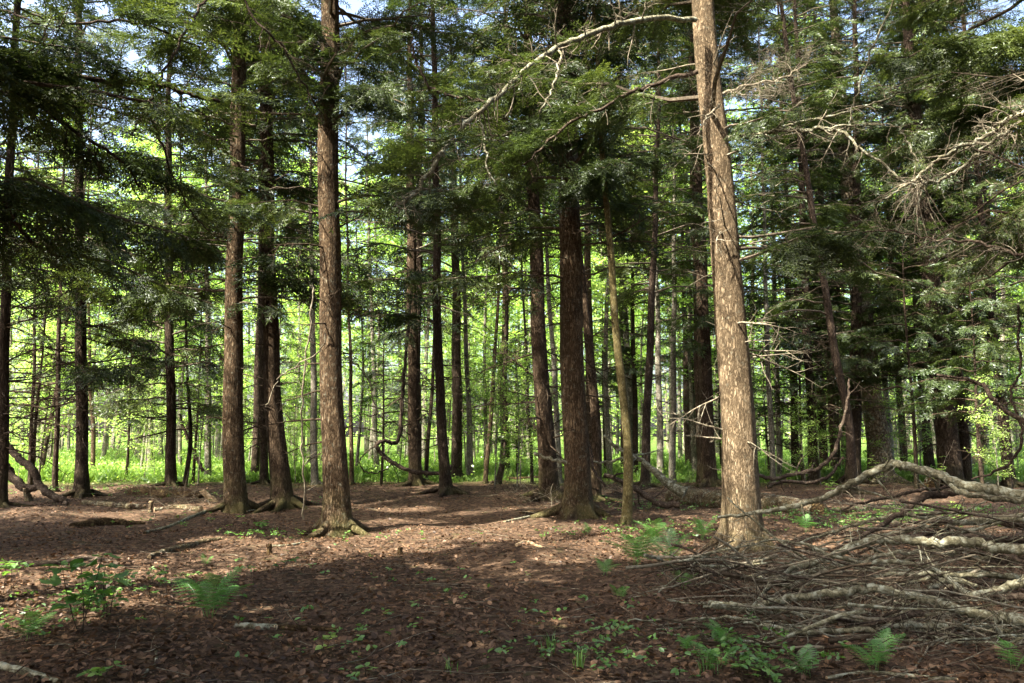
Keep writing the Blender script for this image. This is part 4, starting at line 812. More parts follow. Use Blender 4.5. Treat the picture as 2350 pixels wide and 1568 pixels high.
# right side dark sinuous limbs
limb("dead_limb", [(1737, 1090, 9, 18), (1780, 1098, 9, 18), (1830, 1086, 9, 18), (1880, 1074, 9, 18), (1916, 1036, 9, 18), (1932, 980, 8, 18), (1945, 920, 6, 18), (1950, 870, 5, 18)], 'limb_dark', None, "long black limb sweeping up from the log toward the pitted snag", "dead limb", seed=641, tw=dict(every=.5, lmin=.3, lmax=.9, depth=1))
limb("dead_limb", [(1762, 1118, 8, 18.4), (1800, 1105, 8, 18.4), (1850, 1110, 8, 18.4), (1905, 1090, 7, 18.4), (1935, 1050, 5, 18.5)], 'limb_dark', None, "shorter dark limb running low beneath the sweeping one", "dead limb", seed=642, tw=dict(every=.5, lmin=.2, lmax=.6, depth=1))
limb("dead_limb", [(2150, 860, 5, 13), (2242, 878, 9, 12.5), (2270, 905, 10, 12.2), (2295, 934, 11, 12), (2350, 969, 12, 11.6), (2420, 1010, 12, 11.4)], 'limb_dark', None, "dark crooked limb slanting in from the right edge at eye height", "dead limb", seed=643, tw=dict(every=.4, lmin=.2, lmax=.7, depth=1))
limb("vine", [(2337, 700, 5, 12.5), (2338, 784, 6, 12.5), (2342, 850, 6, 12.4), (2322, 895, 6, 12.4), (2332, 950, 6, 12.3), (2345, 1000, 7, 12.2), (2330, 1050, 7, 12.2), (2280, 1085, 6, 12.4), (2230, 1100, 4, 12.6)], 'limb_dark', None, "sinuous black vine winding down along the right edge", "vine", seed=644)
# bent dark limbs far left
limb("dead_limb", [(10, 1010, 13, 19.5), (17, 1024, 15, 19.5), (45, 1052, 17, 19.3), (75, 1079, 18, 19.1), (88, 1110, 18, 19), (110, 1130, 17, 18.8), (140, 1146, 16, 18.6), (155, 1158, 12, 18.5)], 'limb_dark', None, "thick black bent limb curving to the ground left of the black-looking hemlock", "dead limb", seed=645, tw=dict(every=.8, lmin=.2, lmax=.6, depth=0))
limb("dead_limb", [(8, 1060, 20, 19.6), (25, 1090, 20, 19.5), (50, 1115, 20, 19.3), (70, 1122, 16, 19.2), (90, 1112, 13, 19.1)], 'limb_dark', None, "shorter thick black limb joining under the bent one at far left", "dead limb", seed=646, tw=dict(every=.4, lmin=.2, lmax=.5, depth=1, grav=.1))
limb("dead_limb", [(466, 1082, 8, 26), (452, 1052, 9, 26), (440, 1030, 9, 26), (425, 990, 7, 26), (412, 950, 5, 26)], 'limb_dark', None, "dark limb leaning between the V-shaped sapling and the pale mottled trunk", "dead limb", seed=647)
# stubs and tangle of the fallen tree
limb("fallen_tree_limb", [(1226, 1040, 7, 15.2), (1240, 1046, 8, 15.2), (1270, 1056, 8, 15.2), (1300, 1062, 9, 15.3)], 'limb', None, "stub limb poking left in front of the dark leaning hemlock", "dead limb", seed=648, tw=dict(every=.3, lmin=.05, lmax=.2, depth=0))
limb("fallen_tree_limb", [(1386, 1000, 7, 18.5), (1420, 1030, 9, 18.3), (1455, 1048, 11, 18.1), (1490, 1072, 14, 18), (1530, 1108, 20, 17.8), (1572, 1132, 26, 17.6)], 'limb', None, "forked upper limb of the fallen tree rising behind the olive trunk", "dead limb", seed=649, tw=dict(every=.35, lmin=.2, lmax=1.2, depth=2))
limb("fallen_tree_limb", [(1386, 1090, 11, 17.2), (1430, 1108, 11, 17.1), (1470, 1130, 13, 17), (1510, 1156, 15, 16.9), (1560, 1160, 14, 16.8)], 'limb_dark', None, "low limb of the fallen tree slanting down to the right", "dead limb", seed=650, tw=dict(every=.35, lmin=.2, lmax=.9, depth=1))
limb("fallen_tree_limb", [(1358, 1060, 5, 18.2), (1385, 1062, 6, 18.2), (1430, 1052, 6, 18.1), (1455, 1048, 6, 18.1)], 'limb', None, "thin level limb of the fallen tree above the tangle", "dead limb", seed=651, tw=dict(every=.25, lmin=.2, lmax=.8, depth=1))
limb("fallen_tree_limb", [(1345, 1000, 6, 18), (1358, 1040, 6, 17.8), (1362, 1080, 6, 17.6), (1390, 1118, 6, 17.4)], 'limb_dark', None, "crooked dark limb between the two close trunks right of centre", "dead limb", seed=652, tw=dict(every=.3, lmin=.2, lmax=.6, depth=1))

# low boughs seen in front of the trunks
rng = np.random.default_rng(650)
for key, zs_, azs, L_, cnt in (('lc', (4.3, 6.6), (-1.3, .1), (2.4, 3.9), 10), ('lc', (5, 8), (2.6, 4.2), (1.6, 2.8), 4), ('lc', (4.3, 5.3), (-1.2, .3), (2.6, 4.2), 9), ('l4', (4.3, 5.2), (-1.3, .2), (1.8, 3.0), 6), ('c9', (4.2, 5.6), (-2.6, -.4), (1.8, 3.0), 6), ('big', (4.0, 5.6), (-3.2, -1.9), (2.0, 3.4), 9), ('big', (3.7, 5.6), (-1.0, .3), (2.2, 3.6), 11), ('big', (5.1, 6.6), (-2.1, -1.0), (1.3, 2.2), 7), ('l4', (4.2, 6), (2.6, 3.9), (2, 3.2), 7), ('l5', (4.5, 6), (-.7, .5), (2, 3.2), 6),
                               ('mid', (4.6, 6.2), (-.6, .6), (2, 3.2), 4), ('mid', (4.6, 6.2), (2.6, 3.8), (2, 3.2), 4), ('a0', (3.6, 6.5), (-.7, .8), (2.4, 4.2), 8), ('a14', (3.2, 6.5), (-1.2, .3), (2.4, 4.2), 8), ('a13', (4.4, 7.0), (-4.0, -2.6), (2.4, 4.0), 6), ('l2', (3.0, 5.5), (-1.5, .8), (2, 3.4), 8), ('l3', (2.4, 4.5), (-2.5, .5), (1.6, 3.0), 8),
                               ('r25', (3.5, 5), (-3.5, 0), (1.8, 3), 7), ('r28', (4.0, 6), (-3.3, -.3), (1.8, 3.2), 5), ('r29', (4.0, 6), (-3.3, -.3), (1.8, 3), 4), ('c8', (4, 5.5), (-3, 0), (1.5, 2.8), 6), ('r24', (3, 5), (-3.3, 0), (1.5, 2.8), 7), ('c21', (3.8, 5.5), (-2.8, -.3), (1.5, 2.8), 6)):
    T = TREES[key]; axf = T.get('ax') or (lambda z, T=T: np.array([T['org'][0], T['org'][1], z])); b = MB(); lv = []
    for _ in range(cnt):
        bough(lv, b, rng, axf(rng.uniform(*zs_)), rng.uniform(*azs), rng.uniform(*L_), rng.uniform(-.05, .2), rng.uniform(.08, .22), rng.uniform(.018, .03), None, 1.0, .2, 1)
    if not lv: continue
    V = np.concatenate(lv).reshape(-1, 4, 3); V = V[keep(V.mean(1), seed=cnt)]; b.quads(V, 0)
    b.build("lower_crown", [M['needle'], M['twig_mid']], T['root'], T['org'], smooth=False)

# ------------------------------------------------------------------ logs
def log(name, label, pts, mat, seed, ends='cut', sides=16, rough=.12, tw=None, flat=1.0, lift=.55, cat="log"):
    """pts (px, py, width px) along the bottom of the log where it touches the ground"""
    rng = np.random.default_rng(seed); P = []; r = []
    for a, c, w in pts:
        p = gp(a, c); rr = wid(w, p); p[2] += rr * lift; p[1] += rr; P.append(p); r.append(rr)
    n = (len(P) - 1) * 10 + 1; Q = smooth_path(P, n); rr = np.interp(np.linspace(0, len(P) - 1, n), np.arange(len(P)), r)
    Q[:, 2] = np.maximum(Q[:, 2], h(Q[:, 0], Q[:, 1]) + rr * .25)
    b = MB(); root = empty(name, Q[0]); tag(root, label, cat)
    tube(b, Q, rr * (1 + .05 * np.sin(np.arange(n))), sides, 0, cap=False, rough=rough, rng=rng)
    if tw: twigs(b, rng, Q, .02, 1, tw, .1, .5, .9, 0)
    b.build("bark", M[mat], root, Q[0])
    for e, k in ((0, 1), (-1, -2)):
        c = MB(); d = Q[e] - Q[k]; d /= np.linalg.norm(d); tube(c, [Q[e] - d * .02, Q[e] + d * .006], [rr[e] * .93, rr[e] * .88], 12, 0, rough=.2, rng=rng)
        c.build("end_grain", M[ends], root, Q[0])
    return root
log("fallen_log", "large barky fallen log lying behind the pale sunlit hemlock", [(1545, 1152, 40), (1600, 1160, 46), (1660, 1165, 48), (1740, 1170, 48), (1820, 1178, 46), (1885, 1184, 40)], 'log', 701, 'rotten', tw=.5)
log("broken_log", "splintered reddish rotten log raised over the brush pile at right", [(2140, 1120, 26), (2190, 1100, 32), (2230, 1075, 28), (2266, 1052, 16)], 'rotten', 702, 'rotten', rough=.5)
log("rotten_log", "low mossy rotten log at the edge of the grass on the left", [(296, 1140, 24), (340, 1143, 28), (400, 1143, 22), (460, 1144, 16)], 'rotten', 703, 'rotten', rough=.45)
log("fallen_log", "thin barkless log running right from the black-looking hemlock's foot", [(188, 1158, 12), (240, 1162, 13), (290, 1166, 14), (330, 1168, 12)], 'log', 704, 'cut')
log("fallen_log", "thin sun-spotted log lying between the grey stub and the double-ridged hemlock", [(352, 1174, 12), (400, 1175, 14), (458, 1174, 15)], 'log', 705, 'cut')
log("mossy_log", "broad decayed mossy log half sunk in the leaves at left", [(160, 1212, 16), (210, 1208, 26), (270, 1206, 22), (330, 1204, 10)], 'rotten', 706, 'rotten', rough=.4, lift=.1)
log("fallen_branch", "dark-barked stick with a pale sunlit tip pointing at the path", [(340, 1282, 11), (380, 1270, 15), (430, 1258, 14), (470, 1246, 11), (505, 1240, 9)], 'log', 707, 'cut', sides=10)
log("fallen_branch", "long dark branch lying across the left foreground behind the leafy plant", [(-40, 1303, 18), (60, 1303, 18), (150, 1295, 14), (210, 1287, 14), (270, 1298, 8)], 'limb_dark', 708, 'rotten', sides=10)
log("rotten_branch", "short pale grey lichened log piece in the foreground leaves", [(536, 1440, 13), (580, 1445, 17), (632, 1448, 16)], 'limb', 709, 'cut', sides=10, rough=.3)
log("rotten_branch", "brown decayed branch continuing right from the pale grey log piece", [(640, 1446, 14), (700, 1449, 16), (775, 1450, 12)], 'rotten', 710, 'rotten', sides=10, rough=.3)
log("fallen_branch", "crooked light grey stick at the bottom edge left of centre", [(322, 1568, 6), (338, 1540, 7), (356, 1525, 7), (355, 1485, 6)], 'limb', 711, 'cut', sides=8)
log("fallen_branch", "mossy thick branch in the bottom left corner", [(-20, 1535, 20), (60, 1552, 18), (130, 1575, 16)], 'limb', 712, 'rotten', sides=10)
log("fallen_branch", "mossy dark branch leading from the sun-spotted log toward the viewer", [(330, 1226, 8), (385, 1212, 9), (430, 1192, 8), (470, 1176, 7)], 'limb', 713, 'rotten', sides=8)
log("fallen_branch", "slim stick lying between the two hemlocks of the left pair", [(565, 1176, 5), (610, 1166, 5), (660, 1156, 5)], 'limb', 714, 'cut', sides=8)
log("fallen_branch", "slender stick lying below the lit-edged hemlock's shaded left side", [(620, 1256, 6), (660, 1254, 6), (705, 1246, 5)], 'limb', 715, 'cut', sides=8)
log("fallen_branch", "pale short stick in the sunlit streak by the mossy roots", [(1158, 1200, 6), (1185, 1195, 7), (1215, 1188, 6)], 'limb', 716, 'cut', sides=8)
log("fallen_branch", "moss-green small log reaching the roots of the thick hemlock", [(1195, 1182, 9), (1235, 1178, 11), (1275, 1174, 10)], 'rotten', 717, 'rotten', sides=10)
log("fallen_branch", "pale twisted root piece alone on the open path", [(1185, 1254, 8), (1208, 1248, 10), (1235, 1256, 7), (1250, 1258, 4)], 'cut', 718, 'cut', sides=8, rough=.4)
log("fallen_branch", "thin mossy log spanning the meadow edge beyond the swept double stem", [(1160, 1100, 6), (1200, 1100, 7), (1245, 1098, 7)], 'rotten', 719, 'cut', sides=8)
log("fallen_log", "dim low log in the shade behind the right rear of the brush pile", [(1870, 1180, 12), (1980, 1172, 14), (2080, 1166, 14)], 'log', 720, 'rotten', sides=10)
log("fallen_branch", "mossy stick lying under the small mapleleaf seedlings at left foreground", [(1900, 1560, 9), (1990, 1548, 10), (2080, 1556, 11), (2200, 1566, 11)], 'limb', 721, 'cut', sides=8).__setitem__("label", "mossy branch along the bottom edge below the brush pile")
# stub posts, stumps
def stump(name, label, px, py, hpx, wpx, mat, top, seed, lean=0.0, cat="stump"):
    rng = np.random.default_rng(seed); p = gp(px, py); r = wid(wpx, p); H = hpx * (p[1] / F); root = empty(name, p); tag(root, label, cat)
    t = np.linspace(0, 1, 8)[:, None]; Q = p + np.array([lean * H, 0, H]) * t; Q[0, 2] -= .05; b = MB(); tube(b, Q, r * (1 + .5 * np.exp(-6 * t[:, 0])), 12, 0, cap=False, rough=.25, rng=rng); b.build("bark", M[mat], root, p)
    c = MB(); tube(c, [Q[-1] - [0, 0, .02], Q[-1] + [0, 0, .008]], [r * .95, r * .8], 12, 0, rough=.35, rng=rng); c.build("cut_top", M[top], root, p)
stump("stump", "short upright pale stub between the two thin logs at left", 345, 1176, 24, 9, 'log', 'cut', 721)
stump("cut_log", "pale cut log end jutting up beside the double-ridged hemlock", 492, 1152, 24, 13, 'cut', 'cut', 722, lean=-1.2, cat="log")
stump("stump", "small broken stump below the lit streak left of the path", 618, 1272, 22, 11, 'rotten', 'rotten', 723)
stump("stump", "little mossy knob standing in the leaves on the path", 918, 1272, 14, 12, 'rotten', 'rotten', 724)
stump("stump", "torn grey stump under the bent black limbs at far left", 66, 1150, 28, 14, 'log', 'cut', 725, lean=-.3)

# ------------------------------------------------------------------ brush pile
BR = [
 ("long arched lichened limb peaking over the pile and resting against the pale hemlock", [(1647, 1187, 6, 10.0), (1742, 1177, 10, 9.6), (1867, 1150, 13, 9.2), (1927, 1124, 15, 9.0), (2002, 1084, 17, 8.8), (2047, 1065, 19, 8.7), (2080, 1070, 20, 8.6), (2142, 1086, 21, 8.5), (2217, 1116, 24, 8.3), (2350, 1137, 27, 8.0), (2440, 1150, 28, 7.9)], .35, 0.7),
 ("forked grey limb just under the arched one at the right edge", [(2180, 1112, 8, 8.3), (2202, 1129, 14, 8.2), (2280, 1142, 15, 8.0), (2350, 1150, 16, 7.8), (2430, 1160, 16, 7.7)], .3, .6),
 ("dark limb dropping steeply left from under the forked grey one", [(2200, 1128, 19, 8.7), (2150, 1136, 18, 8.7), (2107, 1148, 16, 8.6), (2057, 1184, 13, 8.5), (1992, 1224, 10, 8.4), (1917, 1259, 6, 8.4)], .2, .9),
 ("thin grey limb running level above the dark dropping one", [(2240, 1122, 7, 9.2), (2170, 1120, 8, 9.2), (2100, 1128, 8, 9.1), (2040, 1142, 7, 9.1), (1990, 1152, 6, 9.0), (1930, 1170, 4, 9)], .2, .7),
 ("thickest olive limb bowing across the middle of the pile", [(1682, 1440, 5, 7.2), (1717, 1404, 7, 7.3), (1777, 1339, 9, 7.5), (1817, 1309, 11, 7.7), (1887, 1284, 15, 7.8), (1947, 1259, 18, 7.8), (2007, 1241, 20, 7.8), (2075, 1238, 20, 7.7), (2142, 1244, 21, 7.6), (2217, 1244, 22, 7.5), (2282, 1256, 24, 7.4), (2350, 1264, 25, 7.2), (2440, 1275, 26, 7.1)], .28, .8),
 ("slender limb reaching left from the pile toward the ferns", [(1567, 1352, 3, 8.8), (1642, 1334, 5, 8.5), (1700, 1324, 6, 8.3), (1777, 1320, 7, 8.2), (1847, 1318, 8, 8.0), (1920, 1300, 8, 7.9)], .22, .8),
 ("knotty pale limb zigzagging down the pile's centre", [(1837, 1244, 5, 7.9), (1887, 1266, 8, 7.7), (1967, 1291, 10, 7.5), (2042, 1289, 11, 7.4), (2117, 1299, 12, 7.3), (2167, 1319, 13, 7.2), (2197, 1349, 13, 7.1), (2227, 1366, 15, 7.0)], .3, .7),
 ("big pale lichened limb with a broken tip across the front of the pile", [(1627, 1381, 9, 7.0), (1692, 1390, 11, 6.95), (1737, 1395, 16, 6.9), (1767, 1382, 14, 6.9), (1817, 1372, 16, 6.85), (1887, 1364, 17, 6.8), (1942, 1359, 17, 6.75), (2002, 1350, 18, 6.7), (2067, 1364, 18, 6.6), (2142, 1381, 20, 6.5), (2217, 1404, 22, 6.4), (2282, 1416, 24, 6.3), (2350, 1427, 27, 6.15), (2440, 1440, 28, 6.0)], .3, .7),
 ("pale limb curving up to the right edge above the big lichened one", [(2227, 1366, 14, 6.9), (2262, 1360, 16, 6.85), (2307, 1351, 18, 6.8), (2350, 1337, 22, 6.7), (2430, 1315, 24, 6.6)], .3, .6),
 ("straight grey limb lying low along the pile's front", [(1707, 1429, 6, 6.6), (1760, 1438, 8, 6.5), (1847, 1449, 12, 6.4), (1920, 1448, 12, 6.4), (1992, 1446, 12, 6.35), (2107, 1434, 14, 6.4), (2217, 1440, 14, 6.3), (2350, 1449, 14, 6.2), (2430, 1455, 14, 6.1)], .2, .6),
 ("thin stick pointing left out of the pile over the leaves", [(1440, 1424, 3, 6.9), (1567, 1421, 5, 6.8), (1667, 1419, 7, 6.7), (1740, 1425, 7, 6.6)], .25, .5),
 ("shadowed limb at the back right under the thick olive one", [(2140, 1340, 10, 7.9), (2217, 1320, 14, 7.9), (2290, 1295, 15, 7.9), (2350, 1275, 16, 7.8), (2430, 1255, 17, 7.8)], .3, .7),
 ("short broken branch wedged beneath the zigzag limb", [(2130, 1350, 12, 7.4), (2180, 1330, 13, 7.4), (2240, 1345, 11, 7.4)], .3, .5),
 ("lowest grey branch by the bottom right corner", [(1917, 1515, 6, 5.9), (1960, 1528, 8, 5.8), (2060, 1548, 9, 5.6), (2240, 1548, 11, 5.6), (2350, 1536, 12, 5.6), (2420, 1530, 12, 5.6)], .25, .6),
 ("crooked branch twisting down at lower right under the straight grey limb", [(2120, 1450, 8, 6.2), (2180, 1475, 9, 6.1), (2260, 1500, 9, 5.9), (2330, 1470, 8, 5.9), (2400, 1440, 9, 5.9)], .2, .7),
 ("thin branch rising from the front toward the crossing of the two pale limbs", [(1870, 1560, 4, 5.9), (1930, 1510, 5, 6.1), (1990, 1470, 6, 6.3), (2050, 1420, 6, 6.5), (2110, 1380, 5, 6.7)], .2, .7),
 ("slender branch slanting across the pile's left shoulder", [(1600, 1300, 3, 9.0), (1690, 1272, 4, 9.0), (1760, 1240, 5, 8.9), (1830, 1246, 6, 8.7), (1900, 1262, 7, 8.5)], .18, .8),
 ("thin pale branch over the back of the pile toward the right edge", [(1850, 1262, 4, 9.2), (1960, 1235, 5, 9.1), (2070, 1220, 6, 9.0), (2180, 1200, 7, 8.9), (2290, 1190, 8, 8.7), (2400, 1170, 8, 8.6)], .18, .9),
]
for i, (lab, pts, ev, lm) in enumerate(BR):
    limb("brush_branch", pts, 'limb_dark' if 'dark' in lab or 'shadowed' in lab else 'limb', None, lab, "branch", "large limbs of the brush pile", tw=dict(every=ev, lmin=.12, lmax=lm, depth=2 if lm > .65 else 1, spread=.85, wob=.2, k=.7), seed=740 + i, twmat='twig' if i % 2 else 'limb', sides=10, wob=.008)  # the shadowed limb has its shade put into the darker colour
rng = np.random.default_rng(790)
for k in range(11):
    y1 = (1195, 1215, 1290, 1305, 1325, 1375, 1395, 1465, 1480, 1250, 1350)[k]; x0 = rng.uniform(1720, 2000); y0 = y1 + rng.uniform(-10, 60) + (40 if y1 < 1260 else 0); Yn = 8.7 - (y1 - 1190) / 290 * 2.5; w = rng.uniform(11, 20); pts = []
    for t in np.linspace(0, 1, 6):
        pts.append((x0 + (2440 - x0) * t, y0 + (y1 - y0) * t - 38 * math.sin(math.pi * t) * rng.uniform(.5, 1.2) + rng.normal(0, 6), w * (.3 + .7 * t), Yn + .5 * (1 - t)))
    limb("brush_branch", pts, 'limb' if k % 3 else 'limb_dark', None, "curved limb sweeping in from the right edge within the brush pile", "branch", "curved limbs sweeping in from the right edge", tw=dict(every=.3, lmin=.12, lmax=.8, depth=1, spread=.85, wob=.2, k=.7), seed=1790 + k, twmat='twig', sides=10, wob=.01, on_ground=True)
# loose sticks, each an object of its own
rng = np.random.default_rng(800)
regs = [("left shoulder", (1560, 1250, 1850, 1330), (7.6, 9.2)), ("middle", (1750, 1280, 2150, 1380), (6.8, 8.2)), ("right back", (2050, 1180, 2350, 1280), (7.6, 9)), ("front", (1650, 1390, 2100, 1480), (6.1, 7.2)), ("right front", (2100, 1380, 2350, 1520), (5.8, 6.8))]
for nm, (x0, y0, x1, y1), (Ya, Yb) in regs:
    for k in range(34):
        Y = rng.uniform(Ya, Yb); px = rng.uniform(x0, x1); py = rng.uniform(y0, y1); p = at(px, py, Y); p[2] = max(p[2], float(h(p[0], p[1])) + .03)
        a = rng.normal(0.1, .5) + (math.pi if rng.random() < .5 else 0); d = np.array([math.cos(a), math.sin(a) * .7, rng.normal(.0, .18)]); L = rng.uniform(.6, 2.0); P = pwalk(rng, p - d * L / 2, d, L, 10, .085, .01)
        P[:, 2] = np.maximum(P[:, 2], h(P[:, 0], P[:, 1]) + .015); r = .006 + .018 * rng.random() ** 1.8; b = MB(); tube(b, P, np.linspace(r, r * .35, 11), 6, 0, rough=.2, rng=rng)
        twigs(b, rng, P, r * .9, 1, .13, .08, .45, .8, 0, .18)
        o = b.build("stick", M[('limb', 'twig', 'limb_dark', 'twig_dark')[rng.integers(4)]], None, P[0]); tag(o, ("stout" if r > .014 else "thin") + " bare stick tangled in the brush pile's " + nm, "stick", "thin sticks in the brush pile's " + nm)
b = MB()
for _ in range(200):
    px = 1600 + 760 * rng.random() ** .7; py = rng.uniform(1225, 1500) if px > 1750 else rng.uniform(1280, 1440); g0 = gp(px, py); Y = g0[1] * rng.uniform(.86, 1.0); p = at(px, py, Y); p[2] = max(p[2], float(h(p[0], p[1])) + .02)
    P = pwalk(rng, p, rng.normal(0, 1, 3) * [1, .6, .5], rng.uniform(.2, .7), 5, .2); P[:, 2] = np.maximum(P[:, 2], h(P[:, 0], P[:, 1]) + .01); r = rng.uniform(.002, .004)
    mi = int(rng.random() < .6); tube(b, P, np.linspace(r, r * .4, 6), 3, mi, cap=False); twigs(b, rng, P, r, 0, .08, .05, .25, .8, mi, .2)
tag(b.build("twig_tangle", [M['twig'], M['twig_dark']]), "fine bare twigs filling the brush pile", "twigs", kind="stuff")
b = MB()
for c0, n_ in (((1400, 1130), 70), ((1470, 1140), 60), ((1240, 1165), 60), ((1180, 1130), 40), ((1560, 1120), 50), ((1330, 1150), 30), ((300, 1150), 50), ((420, 1155), 40), ((2000, 1160), 60)):
    for _ in range(n_):
        p = gp(c0[0] + rng.normal(0, 35), c0[1] + rng.normal(0, 12)); p[2] = float(h(p[0], p[1])) + .02
        P = pwalk(rng, p, [rng.normal(), rng.normal(), abs(rng.normal(0, .6))], rng.uniform(.3, 1.1), 6, .16, .04); P[:, 2] = np.maximum(P[:, 2], h(P[:, 0], P[:, 1]) + .01); r = rng.uniform(.003, .008)
        mi = int(rng.random() < .6); tube(b, P, np.linspace(r, r * .4, 7), 3, mi, cap=False); twigs(b, rng, P, r, 0, .12, .08, .4, .8, mi, .2)
tag(b.build("fallen_twigs", [M['twig'], M['twig_dark']]), "dead twigs heaped among the middle-distance trunks", "twigs", kind="stuff")

# ------------------------------------------------------------------ ferns
def frond_mesh(seed, L=.45):
    rng = np.random.default_rng(seed); q = []; n = 11; b = MB()
    ax = lambda t: np.array([L * t * (1 - .12 * t), 0, L * (.75 * t - .62 * t * t)])
    tube(b, [ax(t) for t in np.linspace(0, 1, 9)], np.linspace(.0022, .0008, 9), 4, 1, cap=False)
    for k in range(n):
        t = .16 + .84 * (k + .5) / n; o = ax(t); w = L * .42 * math.sin(math.pi * min(1, (t * .93 + .05)) ** .8) * .62 + .01
        for s in (-1, 1):
            d = np.array([.38, s, -.12]); d /= np.linalg.norm(d); m = 6; px = np.cross([0, 0, 1], d)
            for j in range(m):
                u = (j + .3) / m; c = o + d * w * u + np.array([0, 0, -.12 * w * u * u]); l = .015 * (1 - u) ** .7 + .002
                for s2 in (-1, 1):
                    e = px * s2 + d * .5; e /= np.linalg.norm(e); ww = w / m * .5
                    q.append([c - d * ww, c + e * l * .6 - d * ww * .6, c + e * l, c + e * l * .4 + d * ww * 1.3])
    b.quads(np.array(q), 0); return b
FR = [frond_mesh(i, .45).build("frond", [M['fern'], M['herb']], None, smooth=False, link=False) for i in range(3)]
def fern(label, px, py, n, size, seed, dz=0):
    rng = np.random.default_rng(seed); p = gp(px, py); p[2] = float(h(p[0], p[1])); root = empty("fern", p); tag(root, label, "fern")
    for k in range(n):
        c = FR[k % 3].copy(); C.objects.link(c); c.parent = root; s = size / .45 * rng.uniform(.75, 1.15)
        c.location = (rng.normal(0, .02), rng.normal(0, .02), 0); c.rotation_euler = (rng.normal(0, .15), -rng.uniform(.35, 1.0), k * 6.283 / n + rng.normal(0, .25)); c.scale = (s, s, s)
fern("bright fern with several arching fronds alone in the left foreground", 482, 1420, 10, .50, 1)
fern("small low fern behind the bright foreground fern", 472, 1300, 5, .2, 2)
fern("largest fern of the clump between the path and the brush pile", 1465, 1298, 9, .55, 3)
fern("fern at the right of the clump by the pale hemlock's left side", 1535, 1300, 7, .5, 4)
fern("low fern in front of the clump, left of the slender limb", 1388, 1322, 5, .25, 5)
fern("tiny upright fern under the clump near the thin sticks", 1416, 1376, 4, .18, 6)
fern("half-hidden fern under the brush pile's slender left limb", 1570, 1350, 5, .3, 7)
fern("fern behind the clump in the deeper shade", 1500, 1240, 7, .45, 8)
fern("fern beside the pale hemlock's foot on the left", 1610, 1240, 6, .4, 9)
fern("fern growing through the brush pile at bottom right", 2010, 1540, 8, .32, 10)
fern("fern at the bottom left of the brush pile among the herbs", 1660, 1490, 6, .26, 11)
fern("feathery low fern right of the grass tuft by the herb clump", 1640, 1535, 7, .22, 21)
fern("feathery low fern between the herb clump and the big growing fern", 1850, 1555, 7, .24, 22)
fern("feathery fern sprig rising left of the herb clump's top", 1570, 1500, 5, .2, 23)
fern("fern in the bottom right corner under the pale limbs", 2330, 1540, 6, .3, 12)
fern("drooping fern in the shade of the lower left corner", 60, 1470, 6, .3, 13)
fern("small fern on the right bank behind the brush pile's back", 1850, 1222, 5, .35, 14)
fern("fern between the path and the mossy-rooted hemlock", 1345, 1230, 5, .25, 15)

# ------------------------------------------------------------------ leafy plants and saplings
def plant(label, px, py, hgt, nst, clusters, lsize, seed, spread=.12, name="leafy_sapling", mat='herb', cat="plant"):
    rng = np.random.default_rng(seed); p = gp(px, py); p[2] = float(h(p[0], p[1])); root = empty(name, p); tag(root, label, cat); st = MB(); lf = MB(); cc = []; az = []; nr = []; sz = []
    for k in range(nst):
        d = np.array([rng.normal(0, spread), rng.normal(0, spread), 1.0]); P = pwalk(rng, p + np.append(rng.normal(0, .05, 2), 0), d, hgt * rng.uniform(.6, 1.05), 8, .07)
        tube(st, P, np.linspace(.005, .002, 9), 4, 0, cap=False)
        for c in range(clusters):
            f = rng.uniform(.35, 1) if c else 1.0; i = min(int(f * 8), 8); o = P[i]; a0 = rng.random() * 6.28; L = rng.uniform(.05, .16) if c else .01
            tip = o + np.array([math.cos(a0) * L, math.sin(a0) * L, L * .3]); tube(st, [o, tip], .0018, 3, 0, cap=False); m = rng.integers(3, 6)
            for j in range(m):
                a = a0 + j * 6.283 / m + rng.normal(0, .3); s = lsize * rng.uniform(.6, 1.15); dd = np.array([math.cos(a), math.sin(a), -rng.uniform(.1, .5)])
                cc.append(tip + dd * s * .55); az.append(dd); nr.append([rng.normal(0, .25), rng.normal(0, .25), 1]); sz.append(s)
    V, Fq = leaf6(rng, np.array(cc), np.array(sz), fold=.25, aspect=.55, az=np.array(az), nrm=np.array(nr, float)); lf.add(V, Fq)
    st.build("stem", M['twig_dark'], root, p); lf.build("foliage", M[mat], root, p, smooth=False)
plant("leafy plant with big drooping green leaves on top, in the left foreground", 190, 1450, .80, 3, 5, .13, 1, spread=.3, name="leafy_sapling")
plant("small broadleaf sapling at the left edge beside the long dark branch", 30, 1360, .40, 2, 3, .12, 2)
plant("low leafy sapling right of the big-leaved foreground plant", 235, 1420, .42, 5, 5, .09, 3)
plant("little sprig with pale leaves right behind the bright fern's left", 360, 1368, .14, 2, 3, .06, 4)
plant("two-leaved sprig in the leaves below the arched roots", 595, 1222, .22, 2, 3, .11, 5)
plant("sprig beside the two-leaved one, with narrow pale leaflets", 556, 1218, .26, 1, 5, .06, 6)
plant("bright-leaved sapling sprouting above the arched limb's peak", 2100, 1110, 1.0, 3, 6, .13, 7, spread=.25, mat='maple')
plant("leafy sapling in front of the pitted snag", 2020, 1120, 1.0, 3, 6, .10, 8, spread=.2, mat='maple')
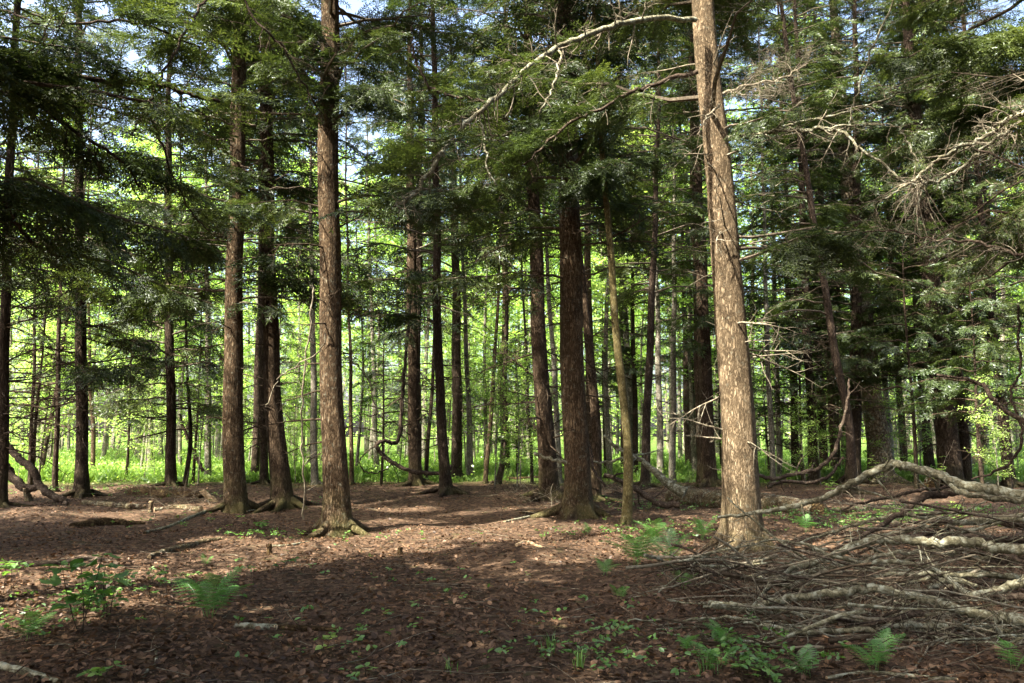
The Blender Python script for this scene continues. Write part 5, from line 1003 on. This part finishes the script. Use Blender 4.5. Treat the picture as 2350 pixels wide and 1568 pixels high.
plant("sapling with pale upright leaves left of the arched limb's rise", 1915, 1140, .55, 2, 5, .13, 9, mat='maple')
plant("small yellow-green sapling under the arched limb", 2035, 1205, .35, 3, 4, .09, 10, mat='maple')
plant("broadleaf herb clump at the bottom edge left of the brush pile", 1735, 1560, .16, 6, 3, .065, 11, spread=.5)
plant("bright leafy sapling near the right edge below the crooked limb", 2290, 1120, 1.6, 3, 8, .12, 12, spread=.2, mat='maple')
plant("young maple sprig beside the massive black trunk's left", 2150, 1125, 1.1, 2, 6, .13, 13, mat='maple')
plant("tiny two-leaf sprout at the bottom left of centre", 770, 1490, .08, 1, 2, .08, 14, mat='maple')
plant("single broad leaf sprout at the bottom edge", 835, 1552, .08, 1, 1, .08, 15)
plant("low maple-leaf sprout at the bottom edge near the crooked grey stick", 240, 1562, .10, 2, 2, .08, 16)
plant("leafy sprout on the right bank behind the brush pile", 2190, 1200, .5, 3, 5, .08, 17, mat='maple')
def tuft(label, px, py, n, hgt, seed):
    rng = np.random.default_rng(seed); p = gp(px, py); p[2] = float(h(p[0], p[1])); b = MB(); q = []
    for _ in range(n):
        o = p + np.append(rng.normal(0, .03, 2), 0); a = rng.random() * 6.28; H = hgt * rng.uniform(.5, 1.1); l = rng.uniform(.2, .7) * H; d = np.array([math.cos(a), math.sin(a), 0]); s = np.array([-d[1], d[0], 0]) * .003
        m_ = o + d * l * .3 + [0, 0, H * .65]; t = o + d * l + [0, 0, H * .9]; q += [[o - s, o + s, m_ + s, m_ - s], [m_ - s, m_ + s, t + s * .1, t - s * .1]]
    b.quads(np.array(q)); tag(b.build("grass_tuft", M['herb'], None, p, smooth=False), label, "grass tuft")
tuft("small grass tuft on the leaves, lower right of the path", 1262, 1500, 16, .16, 1)
tuft("grass tuft at the bottom edge beside the fern herbs", 1325, 1535, 22, .16, 2)
tuft("sparse grass sprout at the bottom edge below the path", 1030, 1540, 8, .12, 3)
tuft("grass tuft by the bottom edge left of the broadleaf herb clump", 1620, 1545, 24, .14, 4)
